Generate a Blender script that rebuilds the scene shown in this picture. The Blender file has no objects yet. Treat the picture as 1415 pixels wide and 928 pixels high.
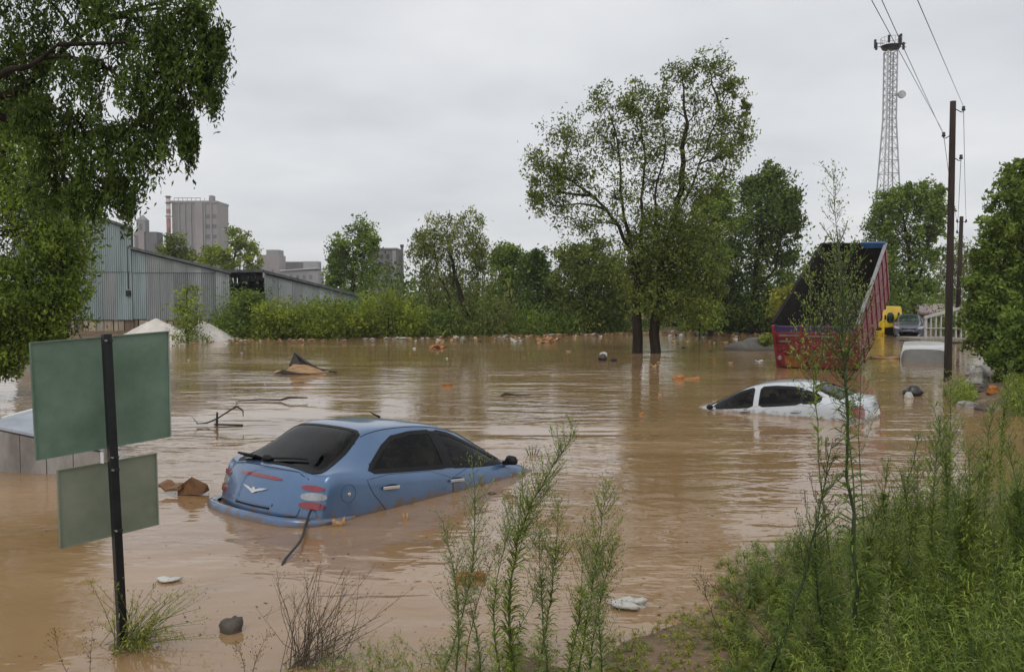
import bpy, bmesh, math, random
import numpy as np
from mathutils import Vector, Matrix
from mathutils.bvhtree import BVHTree

S = bpy.context.scene
COL = S.collection
RNG = np.random.default_rng(7)
random.seed(7)
PI = math.pi

# ------------------------------------------------------------------ camera
FPX, HV, CAMH = 1180.0, 412.0, 2.37            # focal length in photo pixels, horizon row, eye height over the water
PITCH = -math.atan((464 - HV) / FPX)
cd = bpy.data.cameras.new('camera')
cd.sensor_width = 36.0
cd.lens = 36.0 * FPX / 1415.0
cd.clip_start = 0.05
cd.clip_end = 6000
cam = bpy.data.objects.new('camera', cd)
cam.location = (0, 0, CAMH)
cam.rotation_euler = (PI / 2 + PITCH, 0, 0)
COL.objects.link(cam)
S.camera = cam

# ------------------------------------------------------------------ sky and sun (overcast)
SUN_EL, SUN_AZ = math.radians(52), math.radians(200)     # azimuth clockwise from +Y
w = bpy.data.worlds.new('World')
S.world = w
w.use_nodes = True
nt = w.node_tree
nt.nodes.clear()
out = nt.nodes.new('ShaderNodeOutputWorld')
bg = nt.nodes.new('ShaderNodeBackground')
bg.inputs['Strength'].default_value = 0.1
sky = nt.nodes.new('ShaderNodeTexSky')
sky.sky_type = 'NISHITA'
sky.sun_disc = False
sky.sun_elevation = SUN_EL
sky.sun_rotation = SUN_AZ
tc = nt.nodes.new('ShaderNodeTexCoord')
sep = nt.nodes.new('ShaderNodeSeparateXYZ')
nt.links.new(tc.outputs['Generated'], sep.inputs[0])


def wmath(op, a, b=None):
    n = nt.nodes.new('ShaderNodeMath')
    n.operation = op
    for i, q in enumerate((a, b)):
        if q is None:
            continue
        if isinstance(q, (int, float)):
            n.inputs[i].default_value = q
        else:
            nt.links.new(q, n.inputs[i])
    return n.outputs[0]


zc = wmath('ADD', wmath('MAXIMUM', sep.outputs['Z'], 0.0), 0.16)
cx_ = wmath('DIVIDE', sep.outputs['X'], zc)
cy_ = wmath('DIVIDE', sep.outputs['Y'], zc)
cmb = nt.nodes.new('ShaderNodeCombineXYZ')
nt.links.new(cx_, cmb.inputs[0])
nt.links.new(cy_, cmb.inputs[1])
cn = nt.nodes.new('ShaderNodeTexNoise')
cn.inputs['Scale'].default_value = 0.85
cn.inputs['Detail'].default_value = 6
cn.inputs['Roughness'].default_value = 0.5
nt.links.new(cmb.outputs[0], cn.inputs['Vector'])
cr = nt.nodes.new('ShaderNodeValToRGB')
cr.color_ramp.elements[0].position = 0.32
cr.color_ramp.elements[0].color = (0.530, 0.550, 0.580, 1)
cr.color_ramp.elements[1].position = 0.66
cr.color_ramp.elements[1].color = (0.735, 0.738, 0.748, 1)
nt.links.new(cn.outputs['Fac'], cr.inputs[0])
sc10 = nt.nodes.new('ShaderNodeVectorMath')
sc10.operation = 'SCALE'
sc10.inputs['Scale'].default_value = 10.0
nt.links.new(cr.outputs[0], sc10.inputs[0])
mx = nt.nodes.new('ShaderNodeMix')
mx.data_type = 'RGBA'
mx.inputs[0].default_value = 0.95
nt.links.new(sky.outputs[0], mx.inputs[6])
nt.links.new(sc10.outputs[0], mx.inputs[7])
nt.links.new(mx.outputs[2], bg.inputs['Color'])
nt.links.new(bg.outputs[0], out.inputs['Surface'])

sd_ = bpy.data.lights.new('sun', 'SUN')
sd_.energy = 0.8
sd_.angle = math.radians(24)
sd_.color = (1.0, 0.97, 0.92)
sun = bpy.data.objects.new('sun', sd_)
sun.rotation_euler = (PI / 2 - SUN_EL, 0, PI - SUN_AZ)
sun.rotation_euler = Vector((-math.sin(SUN_AZ) * math.cos(SUN_EL), -math.cos(SUN_AZ) * math.cos(SUN_EL), -math.sin(SUN_EL))).to_track_quat('-Z', 'Y').to_euler()
COL.objects.link(sun)

S.view_settings.view_transform = 'Standard'
S.view_settings.look = 'None'
S.view_settings.exposure = 0.30
S.view_settings.gamma = 1.0
S.cycles.max_bounces = 6
S.cycles.transparent_max_bounces = 10
S.cycles.volume_bounces = 0
S.cycles.use_denoising = True


# ------------------------------------------------------------------ measuring helpers
_fw = np.array([0, math.cos(PITCH), math.sin(PITCH)])
_up = np.array([0, -math.sin(PITCH), math.cos(PITCH)])


def ray(u, v):
    return np.array([1.0, 0, 0]) * (u - 707.5) / FPX + _up * (464 - v) / FPX + _fw


def P(u, v, d):
    """point of the place that lies d metres ahead in the direction of a photo pixel"""
    r = ray(u, v)
    return np.array([0, 0, CAMH]) + r * d / r[1]


def G(u, v, z=0.0):
    """point at height z (water is 0) in the direction of a photo pixel"""
    r = ray(u, v)
    return np.array([0, 0, CAMH]) + r * (z - CAMH) / r[2]


def M(d):
    return d / FPX            # metres per photo pixel at distance d


# ------------------------------------------------------------------ materials
MATS = {}


def nodes(name):
    m = bpy.data.materials.new(name)
    m.use_nodes = True
    n = m.node_tree
    return m, n, n.nodes['Principled BSDF']


def pmat(name, col, rough=0.7, metal=0.0, var=0.25, scale=3.0, col2=None, bump=0.0, bscale=20.0, coat=0.0, spec=0.5, stretch=(1, 1, 1), detail=5):
    """principled material whose colour wanders between two tones with object-space noise"""
    m, n, b = nodes(name)
    b.inputs['Roughness'].default_value = rough
    b.inputs['Metallic'].default_value = metal
    b.inputs['Coat Weight'].default_value = coat
    b.inputs['Coat Roughness'].default_value = 0.06
    b.inputs['Specular IOR Level'].default_value = spec
    t = n.nodes.new('ShaderNodeTexCoord')
    mp = n.nodes.new('ShaderNodeMapping')
    mp.inputs['Scale'].default_value = stretch
    n.links.new(t.outputs['Object'], mp.inputs[0])
    no = n.nodes.new('ShaderNodeTexNoise')
    no.inputs['Scale'].default_value = scale
    no.inputs['Detail'].default_value = detail
    no.inputs['Roughness'].default_value = 0.65
    n.links.new(mp.outputs[0], no.inputs['Vector'])
    r = n.nodes.new('ShaderNodeValToRGB')
    c2 = col2 or tuple(min(1, c * (1 + var)) for c in col)
    c1 = col if col2 else tuple(c * (1 - var) for c in col)
    r.color_ramp.elements[0].position = 0.36
    r.color_ramp.elements[1].position = 0.64
    r.color_ramp.elements[0].color = (*c1, 1)
    r.color_ramp.elements[1].color = (*c2, 1)
    n.links.new(no.outputs['Fac'], r.inputs[0])
    n.links.new(r.outputs[0], b.inputs['Base Color'])
    if bump:
        nb = n.nodes.new('ShaderNodeTexNoise')
        nb.inputs['Scale'].default_value = bscale
        nb.inputs['Detail'].default_value = 4
        n.links.new(mp.outputs[0], nb.inputs['Vector'])
        bp = n.nodes.new('ShaderNodeBump')
        bp.inputs['Strength'].default_value = bump
        bp.inputs['Distance'].default_value = 0.02
        n.links.new(nb.outputs['Fac'], bp.inputs['Height'])
        n.links.new(bp.outputs[0], b.inputs['Normal'])
    MATS[name] = m
    return m


def leafmat(name, dark, light, trans=0.35, rough=0.55):
    m, n, b = nodes(name)
    a = n.nodes.new('ShaderNodeAttribute')
    a.attribute_name = 'tint'
    r = n.nodes.new('ShaderNodeValToRGB')
    r.color_ramp.elements[0].color = (*dark, 1)
    r.color_ramp.elements[1].color = (*light, 1)
    n.links.new(a.outputs['Fac'], r.inputs[0])
    n.links.new(r.outputs[0], b.inputs['Base Color'])
    b.inputs['Roughness'].default_value = rough
    b.inputs['Specular IOR Level'].default_value = 0.2
    tr = n.nodes.new('ShaderNodeBsdfTranslucent')
    n.links.new(r.outputs[0], tr.inputs['Color'])
    mix = n.nodes.new('ShaderNodeMixShader')
    mix.inputs[0].default_value = trans
    n.links.new(b.outputs[0], mix.inputs[1])
    n.links.new(tr.outputs[0], mix.inputs[2])
    n.links.new(mix.outputs[0], n.nodes['Material Output'].inputs['Surface'])
    MATS[name] = m
    return m


# ------------------------------------------------------------------ objects
def tag(o, label=None, cat=None, group=None, kind=None):
    if label:
        o['label'] = label
    if cat:
        o['category'] = cat
    if group:
        o['group'] = group
    if kind:
        o['kind'] = kind
    return o


def empty(name, loc, label, cat, group=None):
    o = bpy.data.objects.new(name, None)
    o.location = Vector(loc)
    o.empty_display_size = 0.2
    COL.objects.link(o)
    return tag(o, label, cat, group)


def link(name, me, parent=None, mats=()):
    for m in mats:
        me.materials.append(m)
    o = bpy.data.objects.new(name, me)
    COL.objects.link(o)
    if parent is not None:
        o.parent = parent
    return o


def npmesh(name, v, quads, smooth=False, tint=None):
    """fast mesh from arrays of vertices and 4-index (or 3-index) faces"""
    v = np.asarray(v, np.float32)
    q = np.asarray(quads, np.int32)
    k = q.shape[1]
    me = bpy.data.meshes.new(name)
    me.vertices.add(len(v))
    me.vertices.foreach_set('co', v.ravel())
    me.loops.add(q.size)
    me.loops.foreach_set('vertex_index', q.ravel())
    me.polygons.add(len(q))
    me.polygons.foreach_set('loop_start', np.arange(0, q.size, k, dtype=np.int32))
    me.polygons.foreach_set('loop_total', np.full(len(q), k, np.int32))
    me.polygons.foreach_set('use_smooth', np.full(len(q), smooth, bool))
    if tint is not None:
        a = me.attributes.new('tint', 'FLOAT', 'FACE')
        a.data.foreach_set('value', np.asarray(tint, np.float32))
    me.update(calc_edges=True)
    return me


class MB:
    """collects simple solids and links them as one mesh"""

    def __init__(s):
        s.v, s.f = [], []

    def add(s, v, f):
        b = len(s.v)
        s.v += [tuple(map(float, p)) for p in v]
        s.f += [tuple(b + i for i in q) for q in f]
        return s

    def box(s, c, size, R=None, taper=1.0):
        hx, hy, hz = (q / 2 for q in size)
        pts = []
        for z in (-hz, hz):
            t = taper if z > 0 else 1.0
            for x, y in ((-hx, -hy), (hx, -hy), (hx, hy), (-hx, hy)):
                pts.append(Vector((x * t, y * t, z)))
        if R is not None:
            pts = [R @ p for p in pts]
        c = Vector(c)
        return s.add([p + c for p in pts], [(3, 2, 1, 0), (4, 5, 6, 7), (0, 1, 5, 4), (1, 2, 6, 5), (2, 3, 7, 6), (3, 0, 4, 7)])

    def hexa(s, a, b):
        """solid between two matching quads"""
        return s.add(list(a) + list(b), [(3, 2, 1, 0), (4, 5, 6, 7), (0, 1, 5, 4), (1, 2, 6, 5), (2, 3, 7, 6), (3, 0, 4, 7)])

    def prism(s, outline, vec):
        n = len(outline)
        o2 = [np.asarray(p) + np.asarray(vec) for p in outline]
        f = [tuple(range(n - 1, -1, -1)), tuple(range(n, 2 * n))]
        for i in range(n):
            j = (i + 1) % n
            f.append((i, j, n + j, n + i))
        return s.add(list(outline) + o2, f)

    def tube(s, pts, rad, sides=6, cap=True):
        pts = [np.asarray(p, float) for p in pts]
        n = len(pts)
        if np.isscalar(rad):
            rad = [rad] * n
        vs, fs = [], []
        for i, p in enumerate(pts):
            t = pts[min(i + 1, n - 1)] - pts[max(i - 1, 0)]
            t = t / (np.linalg.norm(t) + 1e-9)
            a = np.cross(t, (0.31, 0.12, 0.94) if abs(t[2]) < 0.9 else (1, 0.1, 0))
            a /= np.linalg.norm(a)
            b = np.cross(t, a)
            for k in range(sides):
                q = 2 * PI * k / sides
                vs.append(p + rad[i] * (a * math.cos(q) + b * math.sin(q)))
        for i in range(n - 1):
            for k in range(sides):
                k2 = (k + 1) % sides
                fs.append((i * sides + k, i * sides + k2, (i + 1) * sides + k2, (i + 1) * sides + k))
        if cap:
            fs.append(tuple(range(sides - 1, -1, -1)))
            fs.append(tuple((n - 1) * sides + k for k in range(sides)))
        return s.add(vs, fs)

    def lump(s, c, r, seed, rough=0.25, nu=10, nv=7):
        """irregular stone-like lump"""
        g = np.random.default_rng(seed)
        ph = g.uniform(0, 6.28, 6)
        vs = []
        for i in range(nv + 1):
            th = PI * i / nv
            for k in range(nu):
                f = 2 * PI * k / nu
                d = np.array([math.sin(th) * math.cos(f), math.sin(th) * math.sin(f), math.cos(th)])
                q = 1 + rough * (0.5 * math.sin(3 * d[0] + ph[0]) + 0.5 * math.sin(4 * d[1] + ph[1]) + 0.5 * math.sin(5 * d[2] + ph[2])) + (rough * 0.35 * g.uniform(-1, 1) if 0 < i < nv else 0)
                vs.append(np.asarray(c) + d * q * np.asarray(r))
        fs = []
        for i in range(nv):
            for k in range(nu):
                k2 = (k + 1) % nu
                fs.append((i * nu + k, (i + 1) * nu + k, (i + 1) * nu + k2, i * nu + k2))
        return s.add(vs, fs)

    def build(s, name, mat, parent=None, smooth=False, bevel=0.0):
        me = bpy.data.meshes.new(name)
        me.from_pydata(s.v, [], s.f)
        if smooth:
            me.polygons.foreach_set('use_smooth', [True] * len(me.polygons))
        o = link(name, me, parent, [mat])
        if parent is not None:
            o.matrix_parent_inverse = Matrix.Identity(4)
            if not getattr(s, 'local', False):
                me.transform(world_of(parent).inverted())
        if bevel:
            b = o.modifiers.new('bevel', 'BEVEL')
            b.width = bevel
            b.segments = 2
            b.limit_method = 'ANGLE'
        return o


def world_of(o):
    m = o.matrix_basis.copy()
    while o.parent is not None:
        o = o.parent
        m = o.matrix_basis @ m
    return m


def localmb():
    m = MB()
    m.local = True
    return m


# ------------------------------------------------------------------ ground, water
NEAR = np.array([G(u, v)[:2] for u, v in ((-700, 1150), (-200, 1120), (300, 1010), (400, 930), (480, 905), (640, 898), (790, 908), (860, 893), (955, 852), (1010, 800), (1080, 775), (1165, 742), (1235, 705), (1330, 690), (1470, 665), (1900, 640))])
NEARP = np.vstack([NEAR, [[14, -6], [-14, -6]]])
RIGHT = np.array([G(u, v)[:2] for u, v in ((1296, 531), (1322, 552), (1375, 570), (1450, 575), (1800, 575), (2100, 490), (1560, 484), (1372, 498), (1335, 512))])
FARL = np.array([[-400, 47], [-60, 47.5], [-25, 48.5], [-14, 50], [-4, 52.5], [3, 56], [12, 60.5], [17, 59], [21, 56.5], [26, 55.5], [30, 49], [34, 40], [45, 38], [400, 38]])
FARP = np.vstack([FARL, [[900, 900], [-900, 900]]])


def sdist(px, py, poly):
    """signed distance to polygon, positive inside"""
    d = np.full(px.shape, 1e9)
    ins = np.zeros(px.shape, bool)
    n = len(poly)
    for i in range(n):
        a, b = poly[i], poly[(i + 1) % n]
        e = b - a
        t = np.clip(((px - a[0]) * e[0] + (py - a[1]) * e[1]) / (e @ e + 1e-9), 0, 1)
        d = np.minimum(d, np.hypot(px - a[0] - t * e[0], py - a[1] - t * e[1]))
        c = ((a[1] > py) != (b[1] > py)) & (px < (b[0] - a[0]) * (py - a[1]) / (b[1] - a[1] + 1e-12) + a[0])
        ins ^= c
    return np.where(ins, d, -d)


def wob(x, y):
    return 0.05 * np.sin(2.1 * x + 1.3 * y) + 0.04 * np.sin(3.7 * y - 1.9 * x + 1) + 0.03 * np.sin(6.1 * x + 0.5) * np.sin(5.3 * y)


def ground_h(x, y):
    x = np.asarray(x, float)
    y = np.asarray(y, float)
    s1 = sdist(x, y, NEARP) + wob(x, y) * 1.5
    s2 = sdist(x, y, RIGHT) + wob(x, y) * 2
    s3 = sdist(x, y, FARP) + 4 * wob(x * .3, y * .3)
    k1 = -0.004 + 0.144 * np.clip((x - .6) / 1.2, 0, 1)
    h1 = np.where(s1 > 0, np.minimum(k1 * s1, 0.45) + 0.03 * wob(x * 2, y * 2), 0.12 * s1)
    h1 = h1 + np.clip((0.85 - y * 0.22), 0, .8) * (s1 > 0)
    h2 = np.where(s2 > 0, np.minimum(0.25 * s2, 0.5), 0.3 * s2)
    h3 = np.where(s3 > 0, np.minimum(0.12 * s3, 0.45), 0.08 * s3)
    isl = 0.03 - 0.22 * np.hypot(x + 2.62, y - 5.75)          # the little hump the sign stands on
    return np.maximum(np.maximum(np.maximum(h1, h2), np.maximum(h3, isl)), -1.6)


def gz(x, y):
    return float(ground_h(np.array([x]), np.array([y]))[0])


xs = np.unique(np.concatenate([np.linspace(-900, -40, 12), np.arange(-40, -6, 2.0), np.arange(-6, 9, 0.14), np.arange(9, 26, 0.6), np.arange(26, 60, 3.0), np.linspace(60, 900, 12)]))
ys = np.unique(np.concatenate([np.linspace(-60, 0, 6), np.arange(0, 12, 0.14), np.arange(12, 40, 0.6), np.arange(40, 70, 1.0), np.linspace(70, 900, 14)]))
gx, gy = np.meshgrid(xs, ys)
hz = ground_h(gx.ravel(), gy.ravel())
nx, ny = len(xs), len(ys)
ii, jj = np.meshgrid(np.arange(nx - 1), np.arange(ny - 1))
a0 = (jj * nx + ii).ravel()
gm = npmesh('ground', np.stack([gx.ravel(), gy.ravel(), hz], 1), np.stack([a0, a0 + 1, a0 + nx + 1, a0 + nx], 1), True)
mud = pmat('wet_mud', (0.10, 0.060, 0.032), 0.75, 0, 0, 1.6, col2=(0.22, 0.145, 0.085), bump=0.6, bscale=14, detail=8)
tag(link('ground', gm, None, [mud]), kind='structure')

m, n, b = nodes('muddy_water')
t = n.nodes.new('ShaderNodeTexCoord')


def noise(scale, stretch, detail=3, rough=0.5, dist=0.0):
    mp = n.nodes.new('ShaderNodeMapping')
    mp.inputs['Scale'].default_value = stretch
    n.links.new(t.outputs['Object'], mp.inputs[0])
    q = n.nodes.new('ShaderNodeTexNoise')
    q.inputs['Scale'].default_value = scale
    q.inputs['Detail'].default_value = detail
    q.inputs['Roughness'].default_value = rough
    q.inputs['Distortion'].default_value = dist
    n.links.new(mp.outputs[0], q.inputs['Vector'])
    return q.outputs['Fac']


def ramp(src, p0, p1, c0, c1):
    r = n.nodes.new('ShaderNodeValToRGB')
    r.color_ramp.elements[0].position = p0
    r.color_ramp.elements[1].position = p1
    r.color_ramp.elements[0].color = (*c0, 1)
    r.color_ramp.elements[1].color = (*c1, 1)
    n.links.new(src, r.inputs[0])
    return r.outputs[0]


def mth(op, a, bb):
    q = n.nodes.new('ShaderNodeMath')
    q.operation = op
    for i, x in enumerate((a, bb)):
        if isinstance(x, (int, float)):
            q.inputs[i].default_value = x
        else:
            n.links.new(x, q.inputs[i])
    return q.outputs[0]


silt = ramp(noise(0.22, (0.5, 1.4, 1), 6, 0.6, 1.2), 0.3, 0.7, (0.235, 0.137, 0.062), (0.375, 0.240, 0.130))
n.links.new(silt, b.inputs['Base Color'])
b.inputs['IOR'].default_value = 1.44
b.inputs['Roughness'].default_value = 0.05
wind = ramp(noise(0.16, (0.35, 1.0, 1), 4, 0.6, 0.8), 0.42, 0.68, (0.10, 0.10, 0.10), (1, 1, 1))
rip = mth('ADD', mth('MULTIPLY', noise(1.5, (0.62, 1.25, 1), 3, 0.55, 0.5), 1.0), mth('MULTIPLY', noise(4.6, (0.7, 1.3, 1), 2, 0.5, 0.3), 0.22))
hgt = mth('MULTIPLY', rip, wind)
bp = n.nodes.new('ShaderNodeBump')
bp.inputs['Strength'].default_value = 1.0
bp.inputs['Distance'].default_value = 0.052
n.links.new(hgt, bp.inputs['Height'])
n.links.new(bp.outputs[0], b.inputs['Normal'])
b.inputs['Specular IOR Level'].default_value = 0.72
WATER = m
wv = np.array([[-600, 1.5, 0], [600, 1.5, 0], [600, 300, 0], [-600, 300, 0]], float)
tag(link('flood_water', npmesh('flood_water', wv, [[0, 1, 2, 3]]), None, [WATER]), kind='structure')

# ------------------------------------------------------------------ leaves, trees
LM = {
    'near_tree': leafmat('leaf_near_tree', (0.026, 0.050, 0.009), (0.140, 0.215, 0.030), 0.30),
    'left_tree': leafmat('leaf_left_tree', (0.042, 0.080, 0.011), (0.280, 0.390, 0.048), 0.35),
    'willow': leafmat('leaf_willow', (0.068, 0.098, 0.027), (0.365, 0.403, 0.112), 0.35),
    'mid': leafmat('leaf_mid', (0.055, 0.098, 0.018), (0.310, 0.415, 0.072), 0.35),
    'dark': leafmat('leaf_dark', (0.034, 0.062, 0.015), (0.195, 0.275, 0.056), 0.3),
    'olive': leafmat('leaf_olive', (0.050, 0.078, 0.015), (0.265, 0.320, 0.064), 0.33),
    'bright': leafmat('leaf_bright', (0.090, 0.139, 0.016), (0.422, 0.488, 0.059), 0.4),
    'weed': leafmat('leaf_weed', (0.080, 0.118, 0.016), (0.450, 0.540, 0.095), 0.35),
    'weed_dark': leafmat('leaf_weed_dark', (0.034, 0.066, 0.010), (0.235, 0.335, 0.055), 0.35),
    'weed_pale': leafmat('leaf_weed_pale', (0.130, 0.165, 0.050), (0.430, 0.470, 0.190), 0.35),
    'yellow': leafmat('leaf_yellow', (0.130, 0.155, 0.020), (0.480, 0.470, 0.085), 0.35),
    'dry': leafmat('leaf_dry', (0.096, 0.072, 0.029), (0.392, 0.276, 0.105), 0.15),
}
BARK = pmat('bark', (0.014, 0.011, 0.008), 0.9, 0, 0, 6, col2=(0.040, 0.029, 0.021), bump=0.8, bscale=30, stretch=(1, 1, .2), spec=.15)
STEM = pmat('green_stem', (0.055, 0.085, 0.022), 0.6, 0, 0, 8, col2=(0.12, 0.16, 0.05))
STEMD = pmat('dark_green_stem', (0.022, 0.036, 0.012), 0.6, 0, 0, 8, col2=(0.055, 0.080, 0.026))
STEMB = pmat('brown_stem', (0.075, 0.052, 0.034), 0.8, 0, 0, 8, col2=(0.15, 0.11, 0.075))


def unit(v):
    return v / (np.linalg.norm(v, axis=-1, keepdims=True) + 1e-9)


def leaf_quads(c, d, L, W, g):
    """kite shaped leaves centred on c along d"""
    s = unit(np.cross(d, unit(g.normal(size=c.shape))))
    L = L[:, None]
    W = W[:, None]
    v = np.stack([c - d * L * .5, c + s * W * .5 - d * L * .06, c + d * L * .5, c - s * W * .5 - d * L * .06], 1)
    return v.reshape(-1, 3), np.arange(len(c) * 4).reshape(-1, 4)


def crown_mesh(name, clumps, sd, per, size, g, aspect=0.45, droop=0.5, tint_spread=0.18, hang=0.0):
    k = len(clumps)
    idx = np.repeat(np.arange(k), per)
    c = clumps[idx] + g.normal(size=(len(idx), 3)) * sd[idx][:, None] * np.array([1, 1, .85])
    if hang:
        c[:, 2] -= np.abs(g.normal(0, hang, len(c)))
    d = unit(g.normal(size=c.shape) + np.array([0, 0, -droop]))
    L = size * g.uniform(.6, 1.35, len(c))
    v, q = leaf_quads(c, d, L, L * aspect * g.uniform(.7, 1.2, len(c)), g)
    ct = g.normal(.45, .2, k)
    tint = np.clip(ct[idx] + g.normal(0, tint_spread, len(c)), 0, 1)
    return npmesh(name, v, q, False, tint)


def bend(a, b, g, sag=0.12, n=5):
    a, b = np.asarray(a, float), np.asarray(b, float)
    L = np.linalg.norm(b - a)
    t = np.linspace(0, 1, n)[:, None]
    off = g.normal(size=3) * L * sag
    off[2] = abs(off[2])
    p = a + (b - a) * t + off * (np.sin(PI * t)) * .6
    p[1:-1] += g.normal(size=(n - 2, 3)) * L * .02
    return p


FULL = 1.7


def tree(label, d, trunk, blobs, mat, size, clumps_per=14, per=60, group=None, seed=1, r0=0.22, shell=0.5, aspect=0.45, droop=0.5,
         depth=1.0, name='tree', cat='tree', csd=0.30, base_ground=True, limbs=None, bark=None, twigs=True, dspread=0.6, hang=0.0):
    """trunk: pixels up the stem; blobs: (u, v, ru, rv) masses of the crown at distance d"""
    per = int(per * FULL)
    g = np.random.default_rng(seed)
    tp = [P(u, v, d) for u, v in trunk]
    if base_ground:
        tp[0][2] = min(gz(tp[0][0], tp[0][1]), tp[0][2]) - 0.1
    base = tp[0].copy()
    root = empty(name, base, label, cat, group)
    fine = [tp[0]]
    for i in range(len(tp) - 1):
        fine += list(bend(tp[i], tp[i + 1], g, .03, 5)[1:])
    fine = np.array(fine)
    mb = MB()
    nf = len(fine)
    rad = np.linspace(r0, r0 * .35, nf)
    rad[0] *= 1.25
    mb.tube(fine, rad, 8)
    clumps, sds = [], []
    lim = []
    for pts in (limbs or []):
        lp = [P(u, v, d + dy) for u, v, dy in pts]
        f2 = [lp[0]]
        for i in range(len(lp) - 1):
            f2 += list(bend(lp[i], lp[i + 1], g, .05, 4)[1:])
        rr = np.linspace(r0 * .34, r0 * .09, len(f2))
        mb.tube(f2, rr, 6)
        lim.append(np.array(f2))
    skel = np.vstack([fine[nf // 4:]] + lim)
    for bl in blobs:
        u, v, ru, rv = bl[:4]
        dens = bl[4] if len(bl) > 4 else 1.0
        rx, rz = ru * M(d), rv * M(d)
        ry = (rx + rz) / 2 * depth
        c = P(u, v, d + g.uniform(-dspread, dspread) * ry)
        # the limb that carries this mass leaves the skeleton a bit below it
        dist = np.linalg.norm(skel - c, axis=1) + np.maximum(0, skel[:, 2] - c[2]) * 2
        a = skel[int(np.argmin(dist))]
        if twigs and np.linalg.norm(a - c) > .4:
            pl = bend(a, c, g, .12, 5)
            mb.tube(pl, np.linspace(max(.06 * np.linalg.norm(a - c) * r0 * 2, r0 * .09), r0 * .05, 5), 5, False)
        k = max(3, int(clumps_per * dens))
        q = unit(g.normal(size=(k, 3))) * (g.uniform(shell, 1.22, (k, 1)))
        cc = c + q * np.array([rx, ry, rz])
        clumps.append(cc)
        sds.append(np.full(k, csd * 1.25 * (rx + rz) / 2) * g.uniform(.7, 1.3, k))
        if twigs:
            for j in range(k):
                if g.uniform() < .6:
                    mb.tube(bend(c, cc[j], g, .1, 4), np.linspace(r0 * .05, r0 * .02, 4), 3, False)
    mb.build('trunk', bark or BARK, root, True)
    cm = crown_mesh('crown', np.vstack(clumps), np.concatenate(sds), per, size, g, aspect, droop, hang=hang)
    cm.transform(Matrix.Translation(-Vector(base)))
    link('crown', cm, root, [LM[mat]])
    return root

# ------------------------------------------------------------------ buildings on the far bank
SHEET = [pmat('zinc_sheet_' + k, c, 0.6, 0.1, 0.22, 0.5, bump=0.1, bscale=3, stretch=(3, 3, .35), detail=9) for k, c in
         (('blue', (0.27, 0.325, 0.335)), ('grey', (0.285, 0.305, 0.305)), ('dull', (0.21, 0.23, 0.23)), ('pale', (0.36, 0.385, 0.385)))]
DARKMETAL = pmat('dark_metal', (0.02, 0.02, 0.022), 0.5, 0.4, 0.3, 5)
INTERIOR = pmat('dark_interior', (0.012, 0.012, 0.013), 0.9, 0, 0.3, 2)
BOARD = [pmat('weathered_board_' + k, c, 0.85, 0, 0.3, 2, stretch=(4, 4, .5), bump=0.3) for k, c in (('tan', (0.33, 0.27, 0.20)), ('brown', (0.16, 0.11, 0.075)), ('grey', (0.27, 0.24, 0.20)))]
ROOFEDGE = pmat('roof_edge', (0.10, 0.105, 0.11), 0.6, 0.3, 0.3, 3)


def sheet(x0, x1, z0, za, zb_, y, mat, parent, n=7, dep=0.05, name='cladding_sheet'):
    """one corrugated sheet; its top runs from za (at x0) to zb_ (at x1)"""
    prof = []
    wdt = (x1 - x0) / n
    for k in range(n):
        a = x0 + k * wdt
        prof += [(a, 0), (a + wdt * .55, 0), (a + wdt * .65, dep), (a + wdt * .9, dep)]
    prof.append((x1, 0))
    mb = MB()
    vs, fs = [], []
    for (px, py) in prof:
        zt = za + (zb_ - za) * (px - x0) / (x1 - x0)
        vs += [(px, y - py, z0), (px, y - py, zt)]
    for i in range(len(prof) - 1):
        fs.append((2 * i, 2 * i + 2, 2 * i + 3, 2 * i + 1))
    mb.add(vs, fs)
    return mb.build(name, mat, parent)


def wx(u, d):
    return (u - 707.5) / FPX * d


def wz(v, d):
    return P(707, v, d)[2]


def clad(root, d, u0, u1, v0, vt0, vt1, n, seam_v, seed, mats):
    """two tiers of sheets between pixel columns u0..u1 with a sloping top"""
    g = np.random.default_rng(seed)
    x0, x1 = wx(u0, d), wx(u1, d)
    zb_, z0, z1, zs = wz(v0, d), wz(vt0, d), wz(vt1, d), wz(seam_v, d)
    for k in range(n):
        a, b2 = x0 + (x1 - x0) * k / n, x0 + (x1 - x0) * (k + 1) / n - .012
        ta, tb = z0 + (z1 - z0) * k / n, z0 + (z1 - z0) * (k + 1) / n
        yy = d - .02 * g.uniform(0, 1)
        if min(ta, tb) > zs + .1:
            sheet(a, b2, zb_ + g.uniform(-.06, .03), zs, zs, yy, mats[int(g.integers(len(mats)))], root)
            sheet(a, b2, zs + .015, ta, tb, yy - .045, mats[int(g.integers(len(mats)))], root)
        else:
            sheet(a, b2, zb_ + g.uniform(-.06, .03), ta, tb, yy, mats[int(g.integers(len(mats)))], root)


d = 52.0
wh = empty('warehouse', (wx(150, d), d, wz(466, d)), 'long grey corrugated metal warehouse with stepped sloping roof on a boarded base', 'warehouse')
clad(wh, d, 20, 184, 441, 262, 318, 8, 376, 3, [SHEET[0], SHEET[0], SHEET[1]])
clad(wh, d + .05, 184, 318, 441, 346, 379, 7, 377, 5, [SHEET[1], SHEET[1], SHEET[0], SHEET[2], SHEET[3]])


def slope_roof(parent, d, u0, v0, u1, v1, back=24, th=0.16, over=0.25, mat=None):
    a = np.array([wx(u0, d), d - over, wz(v0, d)])
    c = np.array([wx(u1, d), d - over, wz(v1, d)])
    MB().prism([a, c, c + (0, 0, th), a + (0, 0, th)], (back * (u0 * .6 + u1 * .4 - 707.5) / FPX * 1.04, back, 0)).build('roof', mat or ROOFEDGE, parent)


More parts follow.
